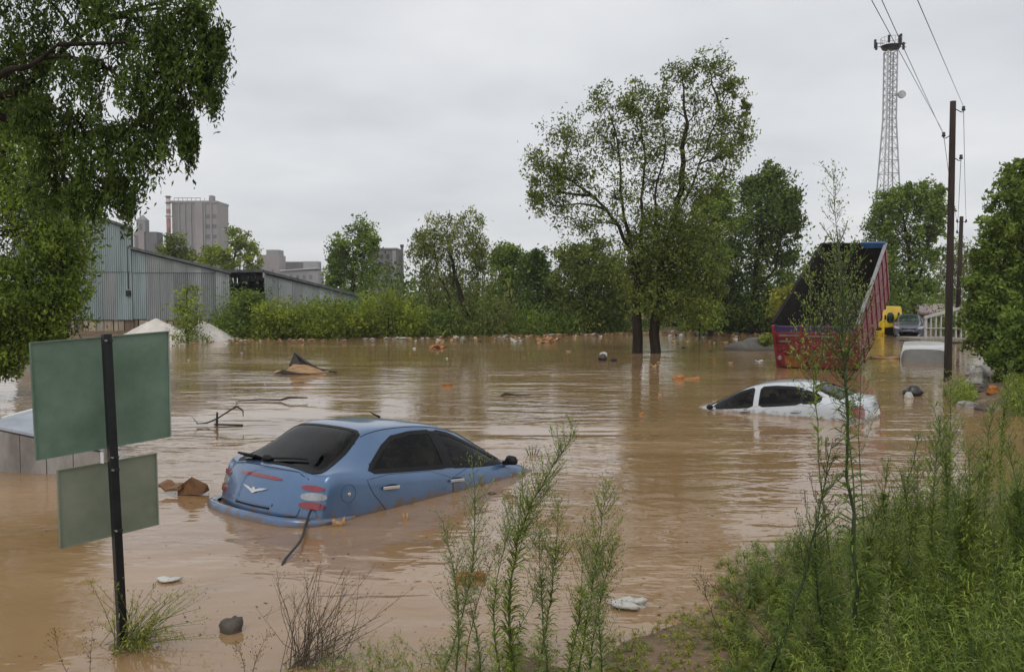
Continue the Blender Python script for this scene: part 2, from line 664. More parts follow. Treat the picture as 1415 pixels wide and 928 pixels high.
slope_roof(wh, d, 10, 257, 188, 318)
slope_roof(wh, d, 184, 344, 322, 378.5)
mb = MB()
y = d + .25
mb.prism([(wx(20, d), y, wz(441, d)), (wx(184, d), y, wz(441, d)), (wx(184, d), y, wz(320, d)), (wx(20, d), y, wz(264, d))], (22 * -.53, 22, 0))
mb.prism([(wx(184, d) + .004, y, wz(441, d)), (wx(317, d), y, wz(441, d)), (wx(317, d), y, wz(381, d)), (wx(184, d) + .004, y, wz(349, d))], (22 * -.44, 22, 0))
mb.build('wall', SHEET[2], wh)
MB().box((wx(168, d), d + .4, (wz(441, d) + wz(470, d)) / 2), (wx(318, d) - wx(18, d), .5, wz(441, d) - wz(470, d))).build('plinth', INTERIOR, wh)
g = np.random.default_rng(11)
x = wx(20, d)
while x < wx(316, d):
    wd = g.uniform(.28, .62)
    zt = wz(441, d) - g.uniform(.03, .12)
    MB().box((x + wd / 2, d + .09 + g.uniform(-.03, .03), (zt - .2) / 2), (wd - g.uniform(.03, .10), .05, zt + .2)).build('board', BOARD[int(g.choice([0, 0, 1, 2]))], wh)
    x += wd
MB().box((wx(179, d), d - .1, wz(405, d)), (.25, .18, .35)).build('junction_box', DARKMETAL, wh, bevel=.02)
MB().tube([(wx(179, d), d - .09, wz(399, d)), (wx(179.5, d), d - .09, wz(340, d))], .03, 6).build('conduit', DARKMETAL, wh)

d = 58.0
sh = empty('shed', (wx(400, d), d, .2), 'low grey metal shed with a dark open bay under its sloping roof', 'shed')
x0, x1 = wx(366, d), wx(500, d)
for k in range(7):
    a, b2 = x0 + (x1 - x0) * k / 7, x0 + (x1 - x0) * (k + 1) / 7 - .015
    zt = [wz(379 + (411 - 379) * q / 7, d) for q in (k, k + 1)]
    sheet(a, b2, wz(430, d) + (0.15 if k % 3 == 1 else 0), zt[0], zt[1], d, SHEET[(1, 3, 1, 1, 3, 1, 0)[k]], sh)
slope_roof(sh, d, 316, 376.5, 367, 376, 14, .18)
slope_roof(sh, d, 366, 376.5, 503, 411, 14, .18)
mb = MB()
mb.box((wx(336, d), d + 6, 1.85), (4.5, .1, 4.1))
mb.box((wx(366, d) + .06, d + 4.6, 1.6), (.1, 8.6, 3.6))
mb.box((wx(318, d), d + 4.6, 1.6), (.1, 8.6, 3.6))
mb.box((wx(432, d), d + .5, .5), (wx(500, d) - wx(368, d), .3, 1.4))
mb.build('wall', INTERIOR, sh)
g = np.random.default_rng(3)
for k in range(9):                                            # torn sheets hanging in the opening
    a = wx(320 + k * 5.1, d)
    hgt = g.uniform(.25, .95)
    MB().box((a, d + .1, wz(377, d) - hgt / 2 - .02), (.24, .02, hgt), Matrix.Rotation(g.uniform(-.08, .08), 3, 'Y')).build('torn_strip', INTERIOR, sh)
MB().box((wx(365, d), d - .06, 1.2), (.18, .18, 3.0)).build('post', DARKMETAL, sh)

# factory, far behind
CONC = pmat('factory_concrete', (0.30, 0.265, 0.255), 0.9, 0, 0.16, 0.05, stretch=(1, 1, .4))
CONC2 = pmat('factory_concrete_grey', (0.25, 0.245, 0.245), 0.9, 0, 0.16, 0.06)
CONCD = pmat('factory_dark', (0.13, 0.12, 0.12), 0.9, 0, 0.2, 0.06)
PINK = pmat('faded_red_steel', (0.36, 0.14, 0.13), 0.7, 0, 0.2, 0.3)
PALE = pmat('faded_white_steel', (0.55, 0.52, 0.51), 0.7, 0, 0.15, 0.3)
d = 450.0
mm = M(d)


def fbox(mb, u0, u1, v0, v1, d, dep, yoff=0.0):
    a, c = wx(u0, d), wx(u1, d)
    z0, z1 = wz(v1, d), wz(v0, d)
    return mb.box(((a + c) / 2, d + yoff + dep / 2, (z0 + z1) / 2), (c - a, dep, z1 - z0))


ft = empty('factory_tower', (wx(270, d), d + 10, 0), 'tall pinkish grey factory block rising beyond the warehouse roof', 'factory')
fbox(MB(), 240, 302, 280, 470, d, 18).build('wall', CONC, ft)
mb = MB()
for k, u in enumerate((249, 257, 265, 272, 284, 293)):
    fbox(mb, u, u + 2.2, 281, 465, d, .8, -.8)
mb.build('pilaster', CONC2, ft)
fbox(MB(), 273, 283.5, 279, 466, d, 1.4, -1.4).build('lift_shaft', PALE if False else CONC, ft)
for k, v in enumerate((296, 310, 324, 338, 352)):
    fbox(MB(), 284, 301, v, v + 5, d, .35, -.3).build('window_band', CONCD, ft)
fbox(MB(), 239, 302.6, 277.5, 280.5, d, 19, -.6).build('parapet', CONC2, ft)
mb = MB()
for u in range(243, 302, 6):
    fbox(mb, u, u + .5, 273.5, 277.4, d, .25)
fbox(mb, 243, 280, 273.2, 274.0, d, .25, .02)
mb.build('railing', PINK, ft)
fbox(MB(), 291.5, 296.5, 270, 277.4, d, 4).build('roof_hut', CONC2, ft)
ms = empty('striped_stack', (wx(239.5, d), d - 4, 0), 'red and white banded steel mast with platforms beside the factory block', 'mast')
zt, zb_ = wz(272, d), 0
bands = [272, 276, 280, 284, 290, 296, 303, 330, 400, 470]
for k in range(len(bands) - 1):
    MB().tube([(wx(239.5, d), d - 4, wz(bands[k + 1], d)), (wx(239.5, d), d - 4, wz(bands[k], d))], 3.0 * mm, 8).build('band', [PINK, PALE][k % 2] if k < 7 else CONC2, ms)
for v in (272.5, 281, 299.5):
    MB().tube([(wx(239.5, d), d - 4, wz(v + .8, d)), (wx(239.5, d), d - 4, wz(v, d))], 4.4 * mm, 10).build('platform', CONCD, ms)
sp = empty('pointed_tower', (wx(196, d), d, 0), 'small grey factory tower with a pointed cap above the warehouse roof', 'tower')
fbox(MB(), 187, 201, 320, 470, d, 6).build('shaft', CONC, sp)
mb = MB()
fbox(mb, 191, 203, 304, 320, d, 5)
c = np.array([wx(197, d), d + 2.5, 0])
mb.add([(wx(190.5, d), d - .3, wz(304, d)), (wx(203.5, d), d - .3, wz(304, d)), (wx(203.5, d), d + 5.3, wz(304, d)), (wx(190.5, d), d + 5.3, wz(304, d)), (wx(197, d), d + 2.5, wz(296, d))],
       [(0, 1, 4), (1, 2, 4), (2, 3, 4), (3, 0, 4), (3, 2, 1, 0)])
mb.build('cap', CONC2, sp)
fbox(MB(), 195, 199, 309, 318, d, .3, -.2).build('opening', CONCD, sp)
fbox(MB(), 202, 217.5, 320, 470, d, 8, 1).build('annex', CONCD, sp)
fbox(MB(), 189, 193, 325, 345, d, .3, -.2).build('opening', CONCD, sp)

fb = empty('factory_hall', (wx(400, d), d, 0), 'low hazy factory halls behind the grey shed', 'factory')
fbox(MB(), 356, 386, 352, 470, d, 14).build('wall', CONC, fb)
fbox(MB(), 369, 386, 345, 352, d, 10).build('tower_top', CONC2, fb)
fbox(MB(), 376, 379, 372, 380, d, .3, -.2).build('window', CONCD, fb)
fbox(MB(), 382, 440, 374, 470, d - 6, 14).build('wall', CONC2, fb)
mb = MB()
a, c = wx(388, d - 6), wx(440, d - 6)
mb.prism([(a, d - 7, wz(374.5, d - 6)), (c, d - 7, wz(371, d - 6)), (c, d - 7, wz(370, d - 6)), (a, d - 7, wz(373, d - 6))], (0, 15, 0))
mb.build('roof', PALE, fb)
fbox(MB(), 390, 421, 361.5, 372, d + 20, 10).build('far_block', CONCD, fb)
fbox(MB(), 420, 440, 361, 375, d + 2, 8).build('far_block', CONC2, fb)
for k in range(5):
    fbox(MB(), 392 + k * 9, 396 + k * 9, 380, 386, d - 6, .3, -.2).build('window', CONCD, fb)
d2 = 300.0
fr = empty('factory_block', (wx(534, d2), d2, 0), 'grey flat-roofed factory block beyond the slim tree', 'factory')
fbox(MB(), 512, 549, 344, 470, d2, 16).build('wall', CONCD, fr)
fbox(MB(), 511, 549.6, 342.5, 344.2, d2, 17, -.5).build('parapet', CONC2, fr)
fbox(MB(), 543, 548, 346, 470, d2, .6, -.6).build('pilaster', CONC2, fr)
for k in range(4):
    for j in range(3):
        fbox(MB(), 518 + j * 8, 522 + j * 8, 352 + k * 11, 357 + k * 11, d2, .3, -.2).build('window', DARKMETAL, fr)
ch = empty('factory_chimney', (wx(553, d2), d2 + 6, 0), 'thin dark chimney beside the grey factory block', 'chimney')
MB().tube([(wx(553, d2), d2 + 6, 0), (wx(553, d2), d2 + 6, wz(337, d2))], [.75, .5], 10).build('shaft', CONCD, ch)
MB().tube([(wx(553, d2), d2 + 6, wz(340, d2)), (wx(553, d2), d2 + 6, wz(336.5, d2))], .7, 10).build('collar', DARKMETAL, ch)

# small house, railing and pale wall on the right; pale wall between the trunks
WHITE = pmat('white_paint', (0.72, 0.71, 0.69), 0.6, 0, 0.12, 2)
RAILW = pmat('railing_paint', (0.46, 0.445, 0.43), 0.6, 0, 0.15, 2)
MAUVE = pmat('mauve_roof', (0.40, 0.30, 0.30), 0.7, 0, 0.15, 1.5)
PLASTER = pmat('plaster', (0.30, 0.24, 0.21), 0.9, 0, 0.2, 1)
d = 64.0
ho = empty('house', (wx(1300, d), d + 3, .3), 'small house with a mauve roof behind the white railing', 'house')
fbox(MB(), 1276, 1345, 432, 470, d, 6).build('wall', PLASTER, ho)
a, c = wx(1270, d), wx(1350, d)
MB().prism([(a, d - .4, wz(434, d)), (a, d - .4, wz(431.5, d)), (a + .3, d + 3, wz(420, d)), (a + .3, d + 6.5, wz(432, d))], (c - a, 0, 0)).build('roof', MAUVE, ho)
for u in (1281, 1297):
    f = fbox(MB(), u, u + 7, 436, 447, d, .12, -.08).build('window', DARKMETAL, ho)
d = 46.0
ra = empty('railing', (wx(1300, d), d, 0.1), 'white barred porch railing with a sloping handrail beside the utility pole', 'railing')
posts = np.linspace(1280, 1336, 9)
for k, u in enumerate(posts):
    top = 438.5 - (u - 1280) * .26
    fbox(MB(), u - (1.6 if k == 0 else .8), u + (1.6 if k == 0 else .8), max(top, 426), 468, d, .1).build('baluster', RAILW, ra)
MB().prism([(wx(1278, d), d - .06, wz(440.5, d)), (wx(1328, d), d - .06, wz(427, d)), (wx(1328, d), d - .06, wz(424, d)), (wx(1278, d), d - .06, wz(437, d))], (0, .2, 0)).build('handrail', RAILW, ra)
fbox(MB(), 1274, 1345, 468, 472, d - .6, 3).build('floor_slab', BOARD[2], ra)
fbox(MB(), 1279, 1340, 452.5, 453.8, d, .06, -.08).build('rail', RAILW, ra)
d = 70.0
pw = empty('yellow_wall', (wx(915, d), d, .3), 'pale yellow yard wall glimpsed between the tree trunks', 'wall')
CREAM = pmat('cream_wall', (0.42, 0.34, 0.17), 0.9, 0, 0.2, 1.2)
for k, (u0, u1) in enumerate(((872, 890), (892, 916), (918, 940))):
    fbox(MB(), u0, u1, 427, 448, d, .25).build('panel', CREAM, pw)
for u in (891, 917, 941):
    fbox(MB(), u - 1.2, u + 1.2, 424, 448, d, .35, -.05).build('pier', PLASTER, pw)
d = 63
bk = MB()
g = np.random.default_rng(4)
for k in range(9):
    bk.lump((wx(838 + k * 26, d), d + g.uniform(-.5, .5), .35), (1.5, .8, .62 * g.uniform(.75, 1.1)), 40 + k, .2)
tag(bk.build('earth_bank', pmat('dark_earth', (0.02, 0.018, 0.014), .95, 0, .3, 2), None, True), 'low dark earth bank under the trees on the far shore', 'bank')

# pale heap in front of the warehouse
HEAP = pmat('pale_heap', (0.62, 0.57, 0.52), 0.9, 0, 0.12, 1.2, bump=.5, bscale=6)
d = 48.5
hp = MB()
g = np.random.default_rng(9)
nu, nv = 34, 12
vs = []
for j in range(nv):
    for i in range(nu):
        u = 162 + (322 - 162) * i / (nu - 1)
        t_ = j / (nv - 1)
        pk = max(0, 1 - abs(u - 214) / 52) ** .8 * 1.28 if u < 262 else 0
        pk = max(pk, max(0, 1 - abs(u - 276) / 44) ** .75 * 1.18)
        z = pk * math.sin(PI * t_) ** .8 + .05 * g.uniform(-1, 1) * (0 < j < nv - 1)
        vs.append((wx(u, d), d - 1.6 + 3.4 * t_, max(z - .05, -.2)))
hp.add(vs, [(j * nu + i, j * nu + i + 1, (j + 1) * nu + i + 1, (j + 1) * nu + i) for j in range(nv - 1) for i in range(nu - 1)])
tag(hp.build('sand_heap', HEAP), 'pale two-peaked heap at the water edge before the warehouse', 'heap')
GREYHEAP = pmat('grey_gravel', (0.12, 0.11, 0.095), .95, 0, .2, 3, bump=.6, bscale=8)
gp = MB().lump((wx(1052, 40), 40, 0.0), (1.35, 1.6, .62), 77, .3, 18, 10)
tag(gp.build('gravel_heap', GREYHEAP, None, True), 'low grey gravel mound just left of the red truck bed', 'heap')

# ------------------------------------------------------------------ telecom tower, poles, wires
GALV = pmat('galvanised', (0.44, 0.45, 0.46), 0.5, 0.5, 0.15, 3)
d = 110.0
tw = empty('lattice_tower', (wx(1230, d), d, 0), 'tall steel lattice telecom tower with antennas on top', 'tower')
mm = M(d)
levels = [470, 380, 330, 290, 262, 240, 222, 205, 190, 176, 164, 152, 141, 131, 121, 111, 101, 91, 81, 71]


def half(v):
    return (6.4 if v <= 165 else 6.4 + (v - 165) * .046) * mm


TX = P(1229.5, 150, d)[0]
cxw = lambda v: TX
legs = []
for sx in (-1, 1):
    for sy in (-1, 1):
        pts = [(cxw(v) + sx * half(v), d + sy * half(v), wz(v, d)) for v in levels]
        pts[0] = (pts[0][0], pts[0][1], 0)
        MB().tube(pts, .10, 5).build('leg', GALV, tw)
br = MB()
for i in range(len(levels) - 1):
    v0, v1 = levels[i], levels[i + 1]
    for s in (-1, 1):
        c0 = [(cxw(v0) + a * half(v0), d + s * half(v0), max(0, wz(v0, d))) for a in (-1, 1)]
        c1 = [(cxw(v1) + a * half(v1), d + s * half(v1), wz(v1, d)) for a in (-1, 1)]
        br.tube([c0[0], c1[1]], .04, 3, False)
        br.tube([c0[1], c1[0]], .04, 3, False)
        br.tube([c1[0], c1[1]], .045, 3, False)
        e0 = [(cxw(v0) + s * half(v0), d + a * half(v0), max(0, wz(v0, d))) for a in (-1, 1)]
        e1 = [(cxw(v1) + s * half(v1), d + a * half(v1), wz(v1, d)) for a in (-1, 1)]
        br.tube([e0[0], e1[1]], .04, 3, False)
        br.tube([e1[0], e1[1]], .045, 3, False)
br.build('bracing', GALV, tw)
MB().tube([(cxw(0) - .1, d - .2, wz(470, d)), (cxw(0) - .1, d - .2, wz(70, d))], .08, 5).build('cable_ladder', GALV, tw)
MB().tube([((wx(1229.5, d) - wx(1229.5, d) + TX), d, wz(68, d)), ((wx(1229.5, d) - wx(1229.5, d) + TX), d, wz(63.5, d))], [1.05, 1.25], 12).build('platform', DARKMETAL, tw)
mb = MB()
for k in range(12):
    q = 2 * PI * k / 12
    p0 = np.array([(wx(1229.5, d) - wx(1229.5, d) + TX) + 1.25 * math.cos(q), d + 1.25 * math.sin(q), wz(64, d)])
    p1 = np.array([(wx(1229.5, d) - wx(1229.5, d) + TX) + 1.25 * math.cos(q + PI / 6), d + 1.25 * math.sin(q + PI / 6), wz(64, d)])
    mb.tube([p0, p0 + (0, 0, 1.0)], .03, 4)
    mb.tube([p0 + (0, 0, 1.0), p1 + (0, 0, 1.0)], .03, 4)
mb.build('railing', GALV, tw)
for (u, v0, v1, yo) in ((1208, 55, 67, 0), (1214, 56, 66, 1), (1222, 52, 62, -1), (1236, 52, 64, -1), (1243, 47, 62, 0), (1249, 57, 67, .5)):
    MB().box(((wx(u, d) - wx(1229.5, d) + TX), d + yo, wz((v0 + v1) / 2, d)), (.26, .22, (v1 - v0) * mm)).build('antenna', DARKMETAL, tw, bevel=.03)
for v in (60, 65):
    for ua, ub in ((1208, 1220), (1240, 1250)):
        MB().tube([((wx(ua, d) - wx(1229.5, d) + TX), d, wz(v, d)), ((wx(ub, d) - wx(1229.5, d) + TX), d, wz(v, d))], .05, 4).build('antenna_arm', DARKMETAL, tw)
MB().tube([((wx(1242, d) - wx(1229.5, d) + TX), d - .9, wz(132.5, d)), ((wx(1242, d) - wx(1229.5, d) + TX), d - .65, wz(132.5, d)), ((wx(1242, d) - wx(1229.5, d) + TX), d - .2, wz(132.5, d))], [.48, .5, .1], 14).build('dish', GALV, tw)
MB().tube([((wx(1243, d) - wx(1229.5, d) + TX), d - .2, wz(132.5, d)), ((wx(1236, d) - wx(1229.5, d) + TX), d, wz(132.5, d))], .07, 5).build('dish_arm', GALV, tw)

POLE = pmat('pole_wood', (0.014, 0.009, 0.007), 0.85, 0, 0, 4, col2=(0.040, 0.023, 0.017), bump=.6, bscale=25, stretch=(1, 1, .15))
CERAM = pmat('dark_ceramic', (0.018, 0.018, 0.02), 0.25, 0, 0.2, 4)
d = 24.5
up = empty('utility_pole', (P(1309.5, 526, d)[0], d, gz(P(1309, 526, d)[0], d)), 'dark brown wooden utility pole standing at the water edge', 'pole')
b0, t0 = P(1309.5, 530, d), P(1317.0, 140, d)
b0[2] -= .5
MB().tube([b0 + (t0 - b0) * q for q in np.linspace(0, 1, 8)], np.linspace(.112, .082, 8), 10).build('shaft', POLE, up, True)
INS = {}
for key, (u, v, up_) in {'a': (1304, 186, 1), 'b': (1331.5, 150, 1), 'c': (1328, 217, 1)}.items():
    p = P(u, v, d)
    ax = b0 + (t0 - b0) * ((p[2] - b0[2]) / (t0[2] - b0[2]))
    side = np.sign(p[0] - ax[0])
    MB().tube([ax + (0, 0, .02), (p[0] - side * .07, p[1], p[2] - .10), (p[0], p[1], p[2] - .10), (p[0], p[1], p[2] - .03)], .014, 5).build('hook', DARKMETAL, up)
    MB().tube([(p[0], p[1], p[2] - .06), (p[0], p[1], p[2] - .02), (p[0], p[1], p[2]), (p[0], p[1], p[2] + .05), (p[0], p[1], p[2] + .07)], [.05, .055, .038, .05, .02], 10).build('insulator', CERAM, up, True)
    INS[key] = p
d2 = 47.0
up2 = empty('utility_pole', (P(1322, 440, d2)[0], d2, .2), 'second thinner utility pole farther back beside the right-hand trees', 'pole', None)
b1, t1 = P(1322.5, 462, d2), P(1328.7, 299, d2)
MB().tube([b1, (b1 + t1) / 2, t1], [.13, .12, .10], 8).build('shaft', POLE, up2, True)
INS2 = {}
for key, (u, v) in {'a': (1322.5, 305), 'b': (1335, 305), 'c': (1322.5, 320)}.items():
    p = P(u, v, d2)
    ax = b1 + (t1 - b1) * ((p[2] - b1[2]) / (t1[2] - b1[2]))
    MB().tube([ax, (p[0], p[1], p[2] - .1), p], .02, 4).build('hook', DARKMETAL, up2)
    MB().tube([p + (0, 0, -.07), p, p + (0, 0, .08)], [.06, .05, .03], 8).build('insulator', CERAM, up2)
    INS2[key] = p
WIRE = pmat('wire', (0.09, 0.09, 0.095), 0.6, 0.3, 0.1, 3)


def wire(a, b_, sag, label, r):
    ts = np.linspace(0, 1, 22)
    pts = [np.asarray(a) + (np.asarray(b_) - np.asarray(a)) * q - np.array([0, 0, 4 * sag * q * (1 - q)]) for q in ts]
    tag(MB().tube(pts, r, 4).build('power_line', WIRE), label, 'wire', 'overhead lines')


wire(INS['a'] + (0, 0, .05), INS['a'] + (P(1196, -14, 9.0) - INS['a']) * 2.3, .02, 'left-hand overhead wire rising from the pole to the top of the picture', .0055)
wire(INS['a'] + (-.02, 0, .02), INS['a'] + (P(1214, -14, 9.2) - INS['a']) * 2.3, .02, 'second overhead wire running close beside the first up from the pole', .0055)
wire(INS['b'] + (0, 0, .05), INS['b'] + (P(1263, -10, 9.0) - INS['b']) * 2.3, .02, 'single overhead wire right of the tower, rising from the top of the pole', .0055)
for k, tx in (('a', 'far wire dropping from the left insulator to the second pole'), ('b', 'far wire from the top right insulator to the second pole'), ('c', 'far wire from the lower right insulator to the second pole')):
    wire(INS[k], INS2[k], .25, tx, .008)

# ------------------------------------------------------------------ trees
tree('overhanging tree with long drooping dark green branches against the sky', 12.0, [(-330, 640), (-250, 330), (-140, 170), (-40, 60)],
     [(20, -30, 85, 60), (110, -10, 70, 45), (180, 25, 70, 40), (255, 15, 48, 38), (292, 62, 26, 42), (285, 110, 22, 26, .6), (225, 100, 42, 46), (150, 95, 60, 46), (75, 80, 60, 52),
      (15, 85, 50, 50), (245, 152, 28, 34, .7), (262, 185, 12, 26, .5), (205, 178, 38, 46), (150, 215, 44, 42), (232, 60, 32, 30), (110, 170, 52, 40), (45, 160, 52, 48), (175, 262, 26, 28, .7), (120, 268, 40, 30, .8), (80, 235, 50, 40)],
     'near_tree', .085, 40, 34, None, 21, .20, .35, .34, 1.5, .7, csd=.10, hang=.16,
     limbs=[[(-140, 170, 0), (-30, 140, 0), (20, 127, 0), (62, 100, .2), (86, 70, .4), (150, 22, .6), (230, 10, .8)], [(-140, 170, 0), (-20, 110, -.5), (40, 92, -.6), (80, 62, -.7)], [(-40, 140, 0), (60, 188, .3), (120, 186, .5), (190, 172, .8)]])
tree('broad bushy tree at the left edge with foliage hanging to the water', 20.0, [(-70, 540), (-50, 440), (-20, 330), (0, 240)],
     [(10, 190, 62, 62), (-30, 230, 60, 80), (45, 250, 62, 62), (20, 320, 80, 66), (72, 318, 44, 50), (90, 372, 30, 44), (38, 390, 56, 56), (80, 425, 34, 36), (-20, 400, 60, 80), (15, 455, 44, 40), (55, 460, 38, 28, .7), (-30, 470, 40, 40), (5, 490, 22, 24, .6), (15, 145, 34, 30)],
     'left_tree', .10, 50, 46, None, 22, .22, .35, .5, .9, csd=.15, hang=.12)
tree('left of the two sparse trees standing in the flood, its crown leaning left', 37.0, [(877, 492), (880, 440), (881, 390), (872, 345)],
     [(752, 232, 24, 36), (742, 268, 16, 26, .6), (768, 285, 26, 32, .8), (790, 190, 36, 34), (800, 240, 38, 36, .9), (838, 150, 34, 34), (850, 205, 40, 42), (815, 305, 40, 26, .7), (875, 140, 28, 30), (850, 270, 40, 34), (775, 245, 30, 30), (885, 190, 34, 40), (880, 330, 34, 34, .8)],
     'olive', .16, 30, 22, None, 23, .27, .2, .42, .5, csd=.15,
     limbs=[[(872, 345, 0), (845, 300, .2), (818, 270, .5), (790, 250, .8), (762, 232, 1)], [(872, 345, 0), (862, 300, -.2), (858, 240, -.4), (850, 180, -.6)], [(880, 380, 0), (888, 300, .3), (890, 240, .5), (886, 170, .7)]])
tree('right, taller of the two sparse trees standing in the flood', 37.0, [(899, 492), (906, 440), (914, 390), (928, 320), (942, 240), (950, 170)],
     [(940, 98, 26, 24, .8), (978, 92, 30, 22, .8), (1008, 122, 22, 24, .8), (960, 140, 46, 36), (912, 150, 30, 32), (1000, 165, 30, 32), (1024, 185, 18, 26, .7), (1028, 150, 10, 12, .4), (1008, 215, 30, 26, .8), (980, 205, 40, 36), (928, 200, 44, 42), (905, 250, 40, 38), (950, 262, 46, 36), (985, 262, 30, 28, .7), (905, 305, 38, 32, 1.8), (945, 320, 42, 38, 3.6), (905, 350, 42, 34, 3.4), (955, 360, 36, 38, 3.4), (930, 395, 38, 26, 3), (890, 402, 30, 30, 2.4), (938, 418, 42, 18, 2.4), (978, 388, 24, 28, 2), (880, 372, 26, 24, 2), (912, 432, 30, 10, 1.2), (890, 395, 26, 24, .8)],
     'olive', .16, 27, 22, None, 24, .25, .2, .42, .5, csd=.15,
     limbs=[[(928, 320, 0), (955, 260, .4), (975, 210, .7), (995, 150, .9)], [(914, 390, 0), (905, 320, -.4), (908, 250, -.6), (915, 170, -.8)]])
tree('pale silvery willow with a rounded double crown on the far bank', 54.0, [(645, 464), (640, 425), (632, 390), (622, 350)],
     [(600, 318, 26, 26), (642, 315, 30, 26), (585, 345, 18, 28), (662, 345, 18, 28), (622, 350, 38, 34), (605, 385, 32, 26), (655, 385, 28, 26), (600, 425, 36, 34), (650, 428, 40, 30), (690, 425, 24, 34), (625, 445, 50, 18), (580, 440, 24, 24)],
     'willow', .24, 34, 26, None, 25, .22, .3, .32, 1.4, csd=.13, hang=.35, limbs=[[(645, 464, 0), (658, 420, .3), (660, 380, .5), (655, 340, .6)], [(645, 464, 0), (622, 425, -.4), (606, 380, -.6), (600, 330, -.7)]])
tree('slim dark two-topped tree behind the shed', 75.0, [(487, 440), (487, 400), (490, 360), (498, 320)],
     [(500, 322, 15, 20), (512, 335, 12, 16), (475, 342, 20, 20), (497, 352, 24, 22), (463, 362, 14, 18), (475, 378, 24, 20), (508, 378, 20, 22), (490, 400, 30, 18), (462, 390, 12, 14)],
     'mid', .30, 28, 24, None, 26, .25, .3, .45, .5, csd=.17)
tree('yellow-green bushy tree behind the warehouse lean-to', 110.0, [(318, 420), (320, 390), (325, 350)],
     [(330, 332, 16, 14), (340, 345, 18, 14), (305, 352, 24, 14), (285, 354, 14, 14), (345, 364, 14, 12), (318, 366, 30, 12)], 'bright', .40, 16, 36, None, 27, .3, .3, .5, .4, csd=.17)
tree('small thin tree rising over the lean-to roof below the factory block', 95.0, [(241, 420), (242, 390), (242, 350)],
     [(240, 336, 14, 12), (232, 350, 14, 8), (252, 350, 12, 8), (242, 358, 20, 8), (224, 352, 8, 8), (262, 356, 8, 6)], 'olive', .36, 14, 30, None, 28, .25, .3, .5, .4, csd=.28)
tree('light green tree next to the willow on the far bank', 62.0, [(708, 458), (706, 420), (704, 380)],
     [(703, 352, 22, 16), (692, 368, 20, 22), (715, 372, 20, 22), (705, 400, 26, 26), (715, 430, 28, 26)], 'mid', .26, 36, 26, None, 29, .22, .3, .45, .5, csd=.17)
tree('dark bushy tree in the gap of the far bank', 60.0, [(745, 458), (745, 420), (743, 380)],
     [(742, 358, 16, 14), (738, 378, 22, 20), (755, 388, 18, 20), (742, 415, 34, 26), (745, 440, 38, 18), (765, 425, 20, 24)], 'dark', .26, 39, 27, None, 30, .22, .3, .45, .5, csd=.17)
tree('wide olive bush tree left of the flooded trunks', 57.0, [(815, 458), (815, 430), (812, 400)],
     [(785, 355, 22, 18), (820, 350, 26, 20), (800, 378, 34, 22), (845, 375, 24, 24), (790, 410, 34, 30), (830, 412, 38, 30), (862, 415, 20, 26), (815, 436, 46, 18)], 'olive', .24, 43, 28, None, 31, .2, .3, .45, .5, csd=.17)
tree('large dark tree with a broad dense crown left of the truck bed', 58.0, [(1045, 452), (1042, 410), (1045, 360), (1055, 310)],
     [(1060, 244, 20, 16), (1040, 262, 28, 20), (1078, 262, 26, 22), (1055, 285, 42, 26), (1092, 285, 16, 24), (1095, 312, 14, 18, .7), (1030, 310, 36, 26), (1070, 315, 36, 26), (1010, 345, 32, 26), (1050, 345, 30, 22), (1085, 350, 24, 20, .7), (1000, 385, 32, 26), (1040, 385, 36, 20, .8), (1000, 420, 40, 26), (1050, 420, 46, 28), (1085, 405, 20, 26, .8), (1020, 440, 50, 14)],
     'dark', .26, 39, 27, None, 32, .3, .3, .45, .5, csd=.17, limbs=[[(1045, 452, 0), (1020, 410, .6), (1005, 360, 1)], [(1042, 410, 0), (1072, 370, -.6), (1085, 310, -1)]])
tree('lighter green tree tucked against the left of the large dark tree', 54.0, [(980, 455), (982, 400), (985, 340)],
     [(990, 268, 24, 22), (972, 292, 18, 20), (1000, 300, 24, 24), (978, 325, 24, 24), (960, 350, 18, 22), (985, 360, 24, 24), (955, 395, 26, 30), (975, 425, 26, 24)], 'mid', .24, 36, 26, None, 33, .2, .3, .45, .5, csd=.17)
tree('rounded green tree behind the yellow truck', 62.0, [(1262, 450), (1260, 400), (1256, 350), (1250, 310)],
     [(1240, 270, 26, 14), (1272, 268, 22, 14), (1296, 268, 10, 12, .7), (1222, 290, 18, 18), (1255, 290, 36, 18), (1288, 292, 20, 16), (1215, 318, 18, 20), (1250, 318, 34, 20), (1288, 318, 18, 16), (1228, 348, 22, 20), (1262, 350, 28, 22), (1290, 352, 14, 14, .6), (1222, 385, 24, 24), (1252, 388, 26, 26), (1280, 395, 18, 20, .7), (1240, 420, 40, 18)],
     'mid', .25, 36, 25, None, 34, .28, .3, .45, .5, csd=.17, limbs=[[(1262, 450, 0), (1240, 400, .6), (1228, 340, 1)], [(1260, 400, 0), (1280, 350, -.5), (1290, 300, -.8)]])
tree('tall bright green tree filling the right edge above the rubble', 29.0, [(1425, 500), (1420, 430), (1412, 360), (1408, 300)],
     [(1412, 245, 24, 22), (1400, 272, 26, 28), (1425, 280, 30, 30), (1385, 315, 26, 28), (1415, 325, 36, 32), (1365, 355, 18, 18, .8), (1380, 365, 34, 30), (1420, 375, 40, 36), (1352, 395, 18, 18), (1375, 408, 38, 32), (1425, 420, 40, 40), (1358, 440, 28, 28), (1390, 455, 38, 34), (1430, 460, 36, 36), (1365, 475, 28, 24), (1405, 482, 36, 24)],
     'mid', .16, 44, 34, None, 35, .24, .35, .45, .2, csd=.14, dspread=.4)
